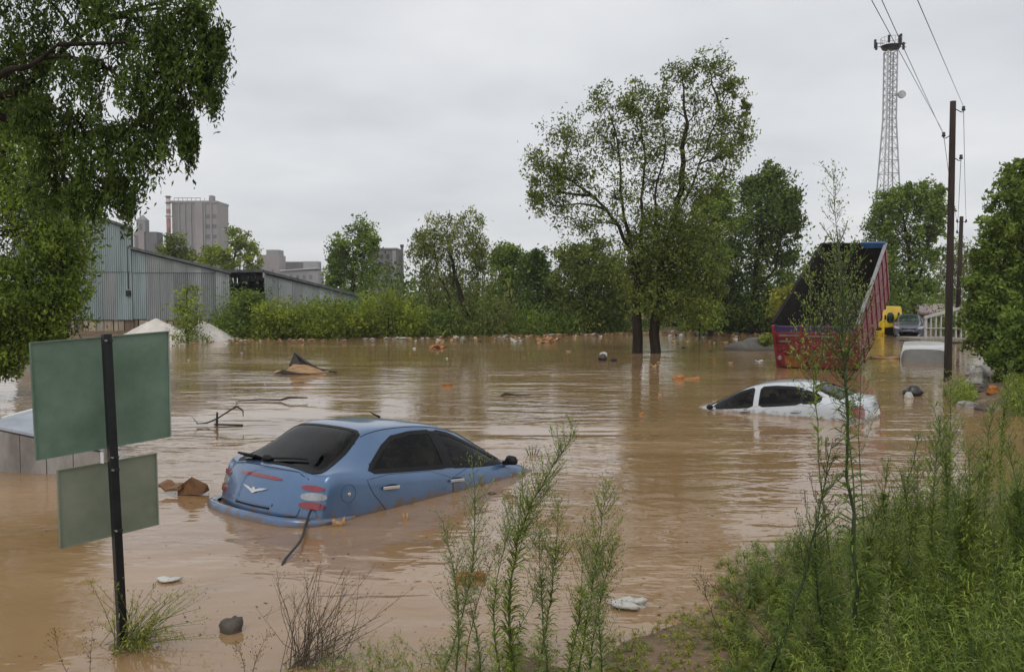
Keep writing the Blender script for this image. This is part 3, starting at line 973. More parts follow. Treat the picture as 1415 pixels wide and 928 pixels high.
tree('nearer leafy bush at the right edge below the tall tree', 21.0, [(1425, 560), (1422, 520), (1418, 490)],
     [(1408, 455, 24, 22), (1425, 480, 30, 34), (1398, 490, 20, 24), (1420, 520, 34, 28), (1402, 535, 26, 20), (1430, 548, 30, 20)], 'weed_dark', .13, 22, 50, None, 36, .07, .35, .5, .3, csd=.17, name='bush', cat='bush')
for k, (lab, dd, trk, bl, mt, sz) in enumerate((
        ('dark leafy shrub in the shadow of the open shed bay', 50, [(335, 465), (338, 430)], [(335, 420, 16, 20), (350, 415, 14, 14), (340, 445, 26, 22), (328, 452, 14, 14)], 'mid', .2),
        ('bright shrub growing right of the open shed bay', 49.5, [(385, 465), (385, 440)], [(370, 432, 22, 16), (395, 440, 26, 18), (378, 452, 32, 14)], 'bright', .2),
        ('long bright green shrub in front of the sloping shed wall', 50, [(450, 465), (450, 440)], [(430, 440, 26, 20), (462, 430, 26, 20), (448, 452, 36, 14), (485, 440, 22, 22)], 'bright', .2),
        ('tallest bright green shrub left of the willow', 51, [(535, 465), (535, 435)], [(520, 425, 24, 20), (552, 420, 24, 18), (535, 445, 44, 20), (508, 448, 20, 16), (568, 445, 20, 18)], 'bright', .2),
        ('thin grey-green shrub standing in front of the pale heap', 46.5, [(259, 474), (258, 430), (259, 400)], [(259, 405, 14, 12, .4), (254, 425, 17, 15, .5), (266, 435, 16, 16, .5), (258, 452, 24, 12, .5), (262, 465, 22, 8, .5)], 'weed', .17),
        ('yellowish shrub behind the left corner of the truck bed', 50, [(1082, 452), (1082, 430)], [(1078, 415, 14, 16), (1092, 405, 12, 14), (1085, 435, 16, 16)], 'yellow', .18),
        ('pale green low bush near the base of the gravel mound', 39, [(1058, 478), (1058, 468)], [(1057, 472, 9, 9), (1062, 482, 9, 6)], 'weed', .14),
        ('light green bush between the flooded trunks and the dark tree', 50, [(968, 458), (966, 430)], [(962, 420, 18, 18), (975, 412, 14, 16), (966, 440, 24, 16)], 'weed', .19),
        ('grey-green thin bush behind the utility pole', 70, [(1312, 450), (1314, 400), (1318, 360)], [(1318, 350, 14, 18, .6), (1306, 372, 16, 16, .6), (1330, 375, 16, 20, .6), (1316, 400, 22, 20), (1340, 360, 14, 20, .6)], 'willow', .26))):
    tree(lab, dd, trk, bl, mt, sz, 20, 34, None, 60 + k, .06, .3, .4, .2, name='shrub', cat='shrub', csd=.26)

# the woods far behind, one mass
g = np.random.default_rng(88)
cl, sds = [], []
for k in range(470):
    u = g.uniform(480, 1500)
    dd = g.uniform(76, 92)
    top = 384 + 14 * math.sin(u * .021) + 9 * math.sin(u * .057 + 1) - (26 if 1120 < u < 1200 else 0) + (16 if 1295 < u < 1350 else 0)
    cl.append(P(u, g.uniform(top, 462), dd))
    sds.append(g.uniform(.6, 1.2))
wm = crown_mesh('woods', np.array(cl), np.array(sds), 120, .42, g, .5, .4)
tag(link('woods', wm, None, [LM['dark']]), kind='stuff')

# ------------------------------------------------------------------ cars
from mathutils.kdtree import KDTree
BLACK = pmat('black_rubber', (0.008, 0.008, 0.009), 0.5, 0, 0.2, 8, spec=.22)
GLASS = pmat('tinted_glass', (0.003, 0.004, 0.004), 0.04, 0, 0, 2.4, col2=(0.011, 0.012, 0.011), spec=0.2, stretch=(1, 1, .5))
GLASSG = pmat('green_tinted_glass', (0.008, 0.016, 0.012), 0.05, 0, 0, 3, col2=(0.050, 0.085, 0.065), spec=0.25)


def clearglass(name, tint, dust):
    m_ = bpy.data.materials.new(name)
    m_.use_nodes = True
    n_ = m_.node_tree
    n_.nodes.clear()
    o_ = n_.nodes.new('ShaderNodeOutputMaterial')
    tr_ = n_.nodes.new('ShaderNodeBsdfTransparent')
    tr_.inputs['Color'].default_value = (*tint, 1)
    gl_ = n_.nodes.new('ShaderNodeBsdfGlossy')
    gl_.inputs['Roughness'].default_value = .03
    fr_ = n_.nodes.new('ShaderNodeFresnel')
    fr_.inputs['IOR'].default_value = 1.30
    mx_ = n_.nodes.new('ShaderNodeMixShader')
    n_.links.new(fr_.outputs[0], mx_.inputs[0])
    n_.links.new(tr_.outputs[0], mx_.inputs[1])
    n_.links.new(gl_.outputs[0], mx_.inputs[2])
    df_ = n_.nodes.new('ShaderNodeBsdfDiffuse')
    df_.inputs['Color'].default_value = (.16, .13, .10, 1)
    tc_ = n_.nodes.new('ShaderNodeTexCoord')
    ns_ = n_.nodes.new('ShaderNodeTexNoise')
    ns_.inputs['Scale'].default_value = 5
    ns_.inputs['Detail'].default_value = 9
    ns_.inputs['Roughness'].default_value = .7
    n_.links.new(tc_.outputs['Object'], ns_.inputs['Vector'])
    mr_ = n_.nodes.new('ShaderNodeMapRange')
    mr_.inputs['From Min'].default_value = .5
    mr_.inputs['From Max'].default_value = .75
    mr_.inputs['To Max'].default_value = dust
    n_.links.new(ns_.outputs['Fac'], mr_.inputs['Value'])
    m2_ = n_.nodes.new('ShaderNodeMixShader')
    n_.links.new(mr_.outputs[0], m2_.inputs[0])
    n_.links.new(mx_.outputs[0], m2_.inputs[1])
    n_.links.new(df_.outputs[0], m2_.inputs[2])
    n_.links.new(m2_.outputs[0], o_.inputs['Surface'])
    return m_


CLEARG = clearglass('green_window_glass', (.42, .50, .44), .22)
CLEARD = clearglass('dark_window_glass', (.20, .22, .21), .22)
SEAT = pmat('grey_seat_cloth', (0.035, 0.036, 0.040), .9, 0, .3, 12)
CHROME = pmat('chrome', (0.62, 0.62, 0.63), 0.2, 0.9, 0.1, 8)
REDLENS = pmat('red_lens', (0.22, 0.010, 0.018), 0.12, 0, 0.25, 6, coat=1)
GREYLENS = pmat('grey_lens', (0.32, 0.33, 0.35), 0.15, 0.1, 0.2, 12, coat=1)


def crom(p0, p1, p2, p3, t):
    return .5 * (2 * p1 + (p2 - p0) * t + (2 * p0 - 5 * p1 + 4 * p2 - p3) * t * t + (3 * p1 - p0 - 3 * p2 + p3) * t ** 3)


def dense(a, n):
    a = np.concatenate([[2 * a[0] - a[1]], a, [2 * a[-1] - a[-2]]])
    o = []
    for i in range(1, len(a) - 2):
        for k in range(n):
            o.append(crom(a[i - 1], a[i], a[i + 1], a[i + 2], k / n))
    o.append(a[-2])
    return np.array(o)


def carpose(loc, yaw, pitch, roll):
    cy, sy = math.cos(yaw), math.sin(yaw)
    f, l, u = np.array([sy, cy, 0]), np.array([-cy, sy, 0]), np.array([0, 0, 1.])
    f2 = f * math.cos(pitch) + u * math.sin(pitch)
    u2 = u * math.cos(pitch) - f * math.sin(pitch)
    l3 = l * math.cos(roll) + u2 * math.sin(roll)
    u3 = u2 * math.cos(roll) - l * math.sin(roll)
    m4 = Matrix.Identity(4)
    for i, q in enumerate((f2, l3, u3)):
        for j in range(3):
            m4[j][i] = q[j]
    m4.translation = Vector(loc)
    return m4


class Car:
    def __init__(s, name, label, cat, loc, yaw, pitch, roll, rows, paint, group=None, size=1.0):
        s.root = empty(name, loc, label, cat, group)
        s.root.matrix_basis = carpose(loc, math.radians(yaw), math.radians(pitch), math.radians(roll)) @ Matrix.Scale(size, 4)
        s.rows = rows
        sec = []
        for (x, zt, zb_, wb, wr, bow) in rows:
            zbe = min(zb_, zt - .05)
            k = [(wb - .09, .18), (wb - .02, .18 + .25 * (zbe - .18)), (wb, .18 + .6 * (zbe - .18)), (wb - .012, .18 + .88 * (zbe - .18)), (wb - .045, zbe)]
            e = (wr, max(zt - .075, zbe + .012))
            k.append(((k[4][0] + e[0]) / 2 + .018, (k[4][1] + e[1]) / 2 + .004))
            k += [e, (wr - .09, zt - .022), (wr * .48, zt - .004), (0, zt)]
            sec.append([(x + bow * (y / max(wb, .01)) ** 2, y, z) for y, z in k])
        a = np.array(sec)
        mir = a[:, -2::-1] * np.array([1, -1, 1])
        a = np.concatenate([a, mir], 1)
        a = dense(a, 7)
        a = dense(a.transpose(1, 0, 2), 5).transpose(1, 0, 2)
        R_, K = a.shape[:2]
        s.v = a.reshape(-1, 3)
        i, j = np.meshgrid(np.arange(R_ - 1), np.arange(K - 1), indexing='ij')
        q = (i * K + j).ravel()
        f = np.stack([q, q + 1, q + K + 1, q + K], 1)
        me = npmesh('body', s.v, f, True)
        s.body = link('body', me, s.root, [paint])
        s.holes = []
        s.bvh = BVHTree.FromPolygons([tuple(p) for p in s.v], [tuple(map(int, t_)) for t_ in f])
        vn = np.zeros((len(me.vertices), 3), np.float32)
        me.vertices.foreach_get('normal', vn.ravel())
        s.vn = np.array([v.normal for v in me.vertices])
        s.kd = KDTree(len(s.v))
        for i_, p in enumerate(s.v):
            s.kd.insert(p, i_)
        s.kd.balance()

    def hit(s, p, d, off):
        h = s.bvh.ray_cast(Vector(p), Vector(d))
        if h[0] is None:
            h = s.bvh.find_nearest(Vector(p) + Vector(d) * 5)
        q = h[0]
        nn = Vector((0, 0, 0))
        for co, i_, ds in s.kd.find_n(q, 4):
            nn += Vector(s.vn[i_]) / (ds + .004)
        nn.normalize()
        if nn.dot(Vector(d)) > 0:
            nn = -nn
        return q + nn * off, nn

    def frame(s, proj):
        if isinstance(proj, tuple):          # a horizontal direction, in degrees from the tail towards the car's left
            q = math.radians(proj[0])
            dd = np.array([math.cos(q), -math.sin(q), 0])
            return dd, np.array([math.sin(q), math.cos(q), 0]), np.array([0, 0, 1.])
        return {'left': (np.array([0, -1., 0]), np.array([1., 0, 0]), np.array([0, 0, 1.])), 'right': (np.array([0, 1., 0]), np.array([1., 0, 0]), np.array([0, 0, 1.])),
                'rear': (np.array([1., 0, 0]), np.array([0, 1., 0]), np.array([0, 0, 1.])), 'front': (np.array([-1., 0, 0]), np.array([0, 1., 0]), np.array([0, 0, 1.])),
                'top': (np.array([0, 0, -1.]), np.array([1., 0, 0]), np.array([0, 1., 0]))}[proj]

    def patch(s, name, outline, proj, off, mat, parent=None, smooth=2, grow=0.0, rings=9):
        """a panel with the given outline laid on the body"""
        o = np.array(outline, float)
        for _ in range(smooth):
            nx_ = np.roll(o, -1, 0)
            o = np.stack([o * .75 + nx_ * .25, o * .25 + nx_ * .75], 1).reshape(-1, 2)
        ol = [o[i] + (o[(i + 1) % len(o)] - o[i]) * k for i in range(len(o)) for k in np.arange(0, 1, 1 / max(1, int(np.linalg.norm(o[(i + 1) % len(o)] - o[i]) / .06)))]
        o = np.array(ol)
        c = o.mean(0)
        if grow:
            d_ = o - c
            e = np.roll(o, -1, 0) - np.roll(o, 1, 0)
            nn = np.stack([e[:, 1], -e[:, 0]], 1)
            nn /= np.linalg.norm(nn, axis=1)[:, None] + 1e-9
            nn *= np.sign((nn * d_).sum(1))[:, None]
            o = o + nn * grow
        d, A, B = s.frame(proj)
        N = len(o)
        vs, ns = [], []
        p, n_ = s.hit(c[0] * A + c[1] * B - d * 5, d, off)
        vs.append(p)
        ns.append(n_)
        for r in range(1, rings + 1):
            for q in o:
                w_ = c + (q - c) * r / rings
                p, n_ = s.hit(w_[0] * A + w_[1] * B - d * 5, d, off)
                vs.append(p)
                ns.append(n_)
        # a turned-in edge so that the panel has thickness
        for q in o:
            p, n_ = s.hit(q[0] * A + q[1] * B - d * 5, d, -.012)
            vs.append(p)
            ns.append(n_)
        fs = [(0, 1 + k, 1 + (k + 1) % N) for k in range(N)]
        for r in range(rings):
            b0_ = 1 + r * N
            fs += [(b0_ + k, b0_ + N + k, b0_ + N + (k + 1) % N, b0_ + (k + 1) % N) for k in range(N)]
        me = bpy.data.meshes.new(name)
        me.from_pydata([tuple(p) for p in vs], [], fs)
        me.polygons.foreach_set('use_smooth', [True] * len(fs))
        me.update()
        if me.polygons[0].normal.dot(ns[0]) < 0:
            me.flip_normals()
        me.normals_split_custom_set_from_vertices([tuple(q) for q in ns])
        return link(name, me, parent or s.root, [mat])

    def seal(s, name, outline, proj, off, mat, parent=None, smooth=1, out=.02, inn=.022):
        """a flat rubber ring round a window"""
        o = np.array(outline, float)
        for _ in range(smooth):
            nx_ = np.roll(o, -1, 0)
            o = np.stack([o * .75 + nx_ * .25, o * .25 + nx_ * .75], 1).reshape(-1, 2)
        o = np.array([o[i] + (o[(i + 1) % len(o)] - o[i]) * k for i in range(len(o)) for k in np.arange(0, 1, 1 / max(1, int(np.linalg.norm(o[(i + 1) % len(o)] - o[i]) / .05)))])
        e = np.roll(o, -1, 0) - np.roll(o, 1, 0)
        nn = np.stack([e[:, 1], -e[:, 0]], 1)
        nn /= np.linalg.norm(nn, axis=1)[:, None] + 1e-9
        area = np.sum(o[:, 0] * np.roll(o[:, 1], -1) - np.roll(o[:, 0], -1) * o[:, 1])
        nn *= 1 if area > 0 else -1
        d, A, B_ = s.frame(proj)
        vs = []
        for k_, f_ in ((out, -.004), (out, off), (0, off), (-inn, off), (-inn, -.01)):
            for q in o + nn * k_:
                vs.append(s.hit(q[0] * A + q[1] * B_ - d * 5, d, f_)[0])
        N = len(o)
        fs = [(r_ * N + k, r_ * N + (k + 1) % N, (r_ + 1) * N + (k + 1) % N, (r_ + 1) * N + k) for r_ in range(4) for k in range(N)]
        me = bpy.data.meshes.new(name)
        me.from_pydata([tuple(p) for p in vs], [], fs)
        return link(name, me, parent or s.root, [mat])

    def hole(s, outline, proj):
        """remember an opening in the body shell"""
        o = np.array(outline, float)
        s.holes.append((o, proj))

    def cut(s):
        me = s.body.data
        c = np.array([p.center for p in me.polygons])
        nr = np.array([p.normal for p in me.polygons])
        kill = np.zeros(len(c), bool)
        flip = np.median((nr * (c - np.array([0, 0, .7]))).sum(1)) < 0
        if flip:
            nr = -nr
        for o, proj in s.holes:
            d, A, B_ = s.frame(proj)
            ins = sdist(c @ A, c @ B_, o) > -.012
            kill |= ins & (nr @ d < -.05)
        bm_ = bmesh.new()
        bm_.from_mesh(me)
        bm_.faces.ensure_lookup_table()
        bmesh.ops.delete(bm_, geom=[bm_.faces[i] for i in np.where(kill)[0]], context='FACES')
        if flip:
            bmesh.ops.reverse_faces(bm_, faces=bm_.faces)
        bm_.to_mesh(me)
        bm_.free()

    def window(s, name, outline, proj, glass, out=.02, inn=.014, off=.006, parent=None, soft=.10):
        o = np.array(outline, float)
        if soft:                                      # just nip the corners
            nx_ = np.roll(o, -1, 0)
            o = np.stack([o * (1 - soft) + nx_ * soft, o * soft + nx_ * (1 - soft)], 1).reshape(-1, 2)
        s.hole(o, proj)
        g_ = s.patch(name, o, proj, .002, glass, parent, smooth=0)
        s.seal('window_seal', o, proj, off, BLACK, g_, 0, out, inn)
        return g_

    def cabin(s, rear_x, wheel_side=1):
        for x_, y_ in ((.12, -.36), (.12, .36), (rear_x, -.40), (rear_x, .40), (rear_x, 0)):
            mb = localmb()
            wd = .5 if y_ else .34
            mb.box((x_ - .06, y_, .62), (.16, wd, .66), Matrix.Rotation(-.22, 3, 'Y'), .88)
            mb.box((x_ + .24, y_, .36), (.52, wd, .16))
            st_ = mb.build('seat', SEAT, s.root, bevel=.04)
            if y_:
                mb = localmb()
                mb.box((x_ - .15, y_, 1.06), (.10, .26, .18), Matrix.Rotation(-.2, 3, 'Y'), .85)
                mb.tube([(x_ - .13, y_ - .05, .93), (x_ - .14, y_ - .05, 1.0)], .008, 5)
                mb.tube([(x_ - .13, y_ + .05, .93), (x_ - .14, y_ + .05, 1.0)], .008, 5)
                mb.build('headrest', SEAT, st_, bevel=.035)
        mb = localmb()
        mb.box((.92, 0, .80), (.34, 1.3, .22), Matrix.Rotation(.12, 3, 'Y'))
        mb.build('dashboard', BLACK, s.root, bevel=.05)
        mb = localmb()
        ring = [(.66 + .07 * math.sin(q), wheel_side * .36 + .18 * math.cos(q), .88 + .17 * math.sin(q)) for q in np.linspace(0, 2 * PI, 20)]
        mb.tube(ring, .013, 5)
        mb.tube([(.66, wheel_side * .36, .88), (.85, wheel_side * .36, .80)], .025, 6)
        mb.build('steering_wheel', BLACK, s.root, True)

    def strip(s, name, rows, proj, off, mat, parent=None):
        """a narrow panel between two curves: rows of (a, b0, b1)"""
        d, A, B = s.frame(proj)
        vs, fs = [], []
        for a, b0_, b1_ in rows:
            for q in (b0_, b1_):
                vs.append(s.hit(a * A + q * B - d * 5, d, off)[0])
        fs = [(2 * i, 2 * i + 2, 2 * i + 3, 2 * i + 1) for i in range(len(rows) - 1)]
        me = bpy.data.meshes.new(name)
        me.from_pydata([tuple(p) for p in vs], [], fs)
        o = link(name, me, parent or s.root, [mat])
        sm = o.modifiers.new('solid', 'SOLIDIFY')
        sm.thickness = .008
        sm.offset = 0
        return o

    def line(s, name, pts, proj, mat, width=.006, parent=None, off=.001):
        d, A, B = s.frame(proj)
        p2 = dense(np.array(pts, float), 6)
        w_ = [s.hit(q[0] * A + q[1] * B - d * 5, d, off)[0] for q in p2]
        mb = localmb()
        mb.tube(w_, width, 4)
        return mb.build(name, mat, parent or s.root)

    def local(s):
        return localmb()


def zt_at(rows, x):
    r = sorted(rows)
    return float(np.interp(x, [q[0] for q in r], [q[1] for q in r]))


def ell(a, b, ra, rb, n=22, rot=0.0, pw=1.0):
    return [(a + ra * math.cos(q) * math.cos(rot) - rb * math.sin(q) * math.sin(rot), b + ra * math.cos(q) * math.sin(rot) + rb * math.sin(q) * math.cos(rot)) for q in np.linspace(0, 2 * PI, n, endpoint=False)]


BLUE = pmat('blue_paint', (0.090, 0.165, 0.300), 0.34, 0.40, 0.10, 1.2, coat=0.6, spec=0.5)
rowsB = [(2.10, .50, .45, .55, .40, -.15), (2.05, .66, .58, .72, .55, -.12), (1.90, .76, .70, .80, .62, -.06), (1.5, .87, .80, .85, .66, 0), (1.02, .985, .90, .865, .67, 0),
         (.62, 1.165, .93, .872, .635, 0), (.22, 1.335, .94, .874, .60, 0), (-.2, 1.41, .945, .874, .585, 0), (-.65, 1.41, .95, .872, .572, 0), (-1.06, 1.37, .965, .868, .555, .02),
         (-1.40, 1.205, .98, .858, .575, .05), (-1.70, 1.035, .99, .845, .615, .09), (-1.83, .985, .95, .832, .64, .13), (-1.905, .88, .85, .822, .66, .17), (-1.955, .74, .72, .815, .67, .19),
         (-1.985, .60, .58, .81, .68, .20), (-1.975, .44, .42, .81, .68, .20), (-1.93, .28, .26, .79, .66, .20)]
B = Car('hatchback_car', 'blue hatchback with red tail lamps, nose-down and half sunk in brown water', 'car', (-1.486, 10.961, -.800), 38.9, -5.2, -.65, rowsB, BLUE, None, 1.14)
dlo = [(-1.30, .965), (-1.14, 1.08), (-.98, 1.185), (-.80, 1.275), (-.55, 1.315), (-.2, 1.325), (.1, 1.285), (.40, 1.175), (.70, 1.045), (.955, .945), (.5, .935), (-.3, .945), (-.9, .955)]
for side in ('right', 'left'):
    B.window('side_window', [(-1.22, .985), (-1.06, 1.10), (-.93, 1.19), (-.77, 1.27), (-.5, 1.308), (-.20, 1.315), (-.17, 1.18), (-.15, .97), (-.6, .975)], side, CLEARD, .026)
    B.window('side_window', [(-.06, .968), (-.08, 1.15), (-.11, 1.312), (.10, 1.275), (.38, 1.165), (.65, 1.055), (.88, .965), (.45, .958)], side, CLEARG, .026)
    B.patch('centre_pillar', [(-.175, .95), (-.235, 1.325), (-.08, 1.325), (-.035, .95)], side, .007, BLACK, smooth=0, rings=5)
    rd = [(-1.285, .945), (-.10, .930), (-.08, .60), (-.10, .28), (-.78, .28), (-.90, .48), (-1.08, .66), (-1.22, .80)]
    fd = [(-.075, .930), (.93, .925), (.96, .70), (.92, .30), (-.05, .28), (-.055, .6)]
    for q in (rd, fd):
        B.patch('door_gap', q, side, .0015, BLACK, smooth=1, grow=.005, rings=10)
        dr = B.patch('door', q, side, .004, BLUE, smooth=1, rings=10)
        hx = -.98 if q is rd else -.10 + .08
        if side == 'right' or q is rd:
            h0 = hx
            B.patch('handle_recess', [(h0 - .11, .79), (h0 - .11, .845), (h0 + .11, .85), (h0 + .11, .795)], side, .006, BLACK, dr, smooth=2, rings=3)
            p0, n0 = B.hit(np.array([h0 - .12, 5 * (-1 if side == 'right' else 1), .815]), B.frame(side)[0], .03)
            p1, n1 = B.hit(np.array([h0 + .10, 5 * (-1 if side == 'right' else 1), .82]), B.frame(side)[0], .03)
            mb = localmb()
            mb.box((p0 + p1) / 2, (.22, .022, .034))
            mb.build('handle', CHROME, dr, bevel=.006)
    sg = -1 if side == 'right' else 1
    mb = localmb()
    mb.lump((.84, sg * .925, .985), (.05, .085, .06), 5, .12, 12, 8)
    mi = mb.build('door_mirror', BLACK, B.root, True)
    mb = localmb()
    mb.box((.85, sg * .86, .955), (.10, .08, .05))
    mb.build('mirror_arm', BLACK, mi, bevel=.01)
rg = [(-1.10, -.50), (-1.10, 0), (-1.10, .50), (-1.3, .565), (-1.66, .655), (-1.735, .58), (-1.755, 0), (-1.735, -.58), (-1.66, -.655), (-1.3, -.565)]
B.window('rear_window', rg, 'top', CLEARD, .018, .022)
ws = [(1.0, -.60), (1.04, 0), (1.0, .60), (.62, .57), (.24, .52), (.20, 0), (.24, -.52), (.62, -.57)]
B.window('windscreen', ws, 'top', CLEARG, .018, .022)
B.cut()
B.cabin(-.86)
mb = localmb()
mb.box((-1.36, 0, .96), (.52, 1.24, .03))
mb.build('parcel_shelf', BLACK, B.root)
tg = [(-.60, .965), (0, .985), (.60, .965), (.615, .80), (.60, .62), (.56, .575), (0, .56), (-.56, .575), (-.60, .62), (-.615, .80)]
B.patch('tailgate_gap', tg, 'rear', .0015, BLACK, smooth=1, grow=.007, rings=8)
tgt = B.patch('tailgate', tg, 'rear', .005, BLUE, smooth=1, rings=8)
B.patch('brake_light', [(-.33, .905), (0, .915), (.33, .905), (.33, .878), (0, .886), (-.33, .878)], 'rear', .016, REDLENS, tgt, smooth=1, rings=3)
wing = [(-.19, .790, .794), (-.14, .774, .792), (-.09, .762, .786), (-.05, .752, .776), (-.028, .742, .770), (-.02, .738, .786), (0, .734, .790), (.02, .738, .786), (.028, .742, .770), (.05, .752, .776), (.09, .762, .786), (.14, .774, .792), (.19, .790, .794)]
B.strip('emblem', wing, 'rear', .014, CHROME, tgt)
B.strip('trim_strip', [(y_, .648, .668) for y_ in np.linspace(-.30, .34, 9)], 'rear', .012, BLUE, tgt)
B.strip('number_plate_recess', [(y_, .615, .632) for y_ in np.linspace(-.27, .27, 7)], 'rear', .008, BLACK, tgt)
for sgn in (-1, 1):
    cfr = (sgn * 42,)
    k = sgn
    B.patch('lamp_panel', [(k * -.805, .885), (k * -.56, .885), (k * -.545, .80), (k * -.545, .64), (k * -.81, .63), (k * -.815, .75)], cfr, .003, BLUE, smooth=1, rings=4)
    B.patch('tail_lamp', ell(k * -.685, .850, .115, .025), cfr, .016, REDLENS, smooth=0, rings=5)
    B.patch('tail_lamp', ell(k * -.685, .695, .125, .034), cfr, .018, REDLENS, smooth=0, rings=5)
    B.patch('reversing_lamp', [(k * -.80, .735), (k * -.80, .805), (k * -.55, .815), (k * -.545, .745)], cfr, .010, GREYLENS, smooth=2, rings=4)
B.line('fuel_flap_seam', ell(-1.50, .80, .085, .085, 18) + [(-1.415, .80)], 'right', BLACK, .0015)
mb = localmb()
mb.lump(tuple(B.hit((-1.49, -5, .79), (0, 1, 0), .004)[0]), (.022, .006, .02), 3, .05)
mb.build('fuel_flap_lock', CHROME, B.root, True)
path = [(-1.42, -.868), (-1.65, -.858), (-1.86, -.80), (-1.99, -.66), (-2.06, -.42), (-2.09, 0), (-2.06, .42), (-1.99, .66), (-1.86, .80), (-1.65, .858), (-1.42, .868)]
path = dense(np.array(path), 5)
prof = [(-.06, .578), (-.01, .59), (.022, .578), (.034, .545), (.036, .47), (.02, .36), (-.04, .30)]
prof = dense(np.array(prof), 3)
vs = []
for i, p in enumerate(path):
    t_ = path[min(i + 1, len(path) - 1)] - path[max(i - 1, 0)]
    t_ /= np.linalg.norm(t_)
    nrm = np.array([-t_[1], t_[0]])
    if nrm @ (p - np.array([-.3, 0])) < 0:
        nrm = -nrm
    e = min(i, len(path) - 1 - i) / 6
    for (o_, z_) in prof:
        q = p + nrm * (o_ * min(1, .1 + e))
        vs.append((q[0], q[1], z_))
kk = len(prof)
link('rear_bumper', npmesh('rear_bumper', vs, [(i * kk + j, i * kk + j + 1, (i + 1) * kk + j + 1, (i + 1) * kk + j) for i in range(len(path) - 1) for j in range(kk - 1)], True), B.root, [BLUE])
mb = localmb()
pv = B.hit((-1.72, .12, 5), (0, 0, -1), .02)[0]
mb.lump(pv, (.05, .07, .035), 8, .1)
pa = [B.hit((-1.725 + .10 * q, .10 - .48 * q, 5), (0, 0, -1), .025)[0] for q in np.linspace(0, 1, 6)]
mb.tube(pa, [.014, .013, .012, .011, .010, .008], 5)
mb.build('rear_wiper', BLACK, B.root, True)
mb = localmb()
mb.box((-1.75, .38, 1.045), (.12, .30, .022), Matrix.Rotation(.35, 3, 'Y'))
mb.build('spoiler_lip', BLACK, B.root, bevel=.008)
for sg in (-1, 1):
    B.line('roof_moulding', [(-1.12, sg * .535), (-.7, sg * .535), (-.2, sg * .55), (.2, sg * .56)], 'top', BLACK, .004)
mb = localmb()
pa = B.hit((.02, .42, 5), (0, 0, -1), 0)[0]
mb.tube([pa, pa + Vector((-.02, 0, .03)), pa + Vector((-.16, 0, .085))], [.018, .014, .005], 6)
mb.build('aerial', BLACK, B.root, True)
# far-side seat backs seen dimly through the glass are left to the tint of the glass
CABLE = pmat('black_cable', (0.015, 0.013, 0.012), .5, 0, .2, 9)
p0 = np.array(B.root.matrix_basis @ Vector(B.hit(np.array(B.frame((-42,))[1]) * .675 + np.array([0, 0, .66]) - B.frame((-42,))[0] * 5, B.frame((-42,))[0], .03)[0]))
pe = G(391, 786)
cb = dense(np.array([p0, p0 + (0, -.10, -.03), p0 + (-.01, -.22, -.12), p0 * .45 + pe * .55 + (.04, -.02, .0), pe * .88 + p0 * .12 + (-.03, 0, -.01), pe + (0, 0, -.05)]), 6)
tag(MB().tube(cb, .0125, 6).build('cable', CABLE, None, True), 'thin black cable trailing from the blue car tail lamp into the water', 'cable')

TIDE = []
PEARL = pmat('white_paint_car', (0.52, 0.545, 0.57), 0.3, 0, 0.06, 1.5, coat=0.8)
rowsW = [(2.28, .45, .40, .55, .40, -.2), (2.2, .68, .60, .75, .55, -.15), (1.95, .82, .75, .85, .60, -.06), (1.5, .94, .86, .89, .66, 0), (1.05, 1.03, .93, .90, .68, 0), (.6, 1.22, .97, .905, .64, 0),
         (.15, 1.40, .99, .905, .61, 0), (-.3, 1.475, 1.01, .905, .60, 0), (-.8, 1.47, 1.03, .905, .59, 0), (-1.2, 1.41, 1.05, .90, .575, 0), (-1.6, 1.27, 1.06, .89, .60, 0), (-1.9, 1.15, 1.06, .875, .66, .03),
         (-2.12, 1.10, 1.05, .86, .68, .07), (-2.25, 1.05, 1.00, .845, .68, .12), (-2.32, .90, .87, .835, .68, .15), (-2.345, .72, .70, .83, .68, .16), (-2.34, .42, .40, .83, .68, .16), (-2.28, .28, .26, .8, .66, .16)]


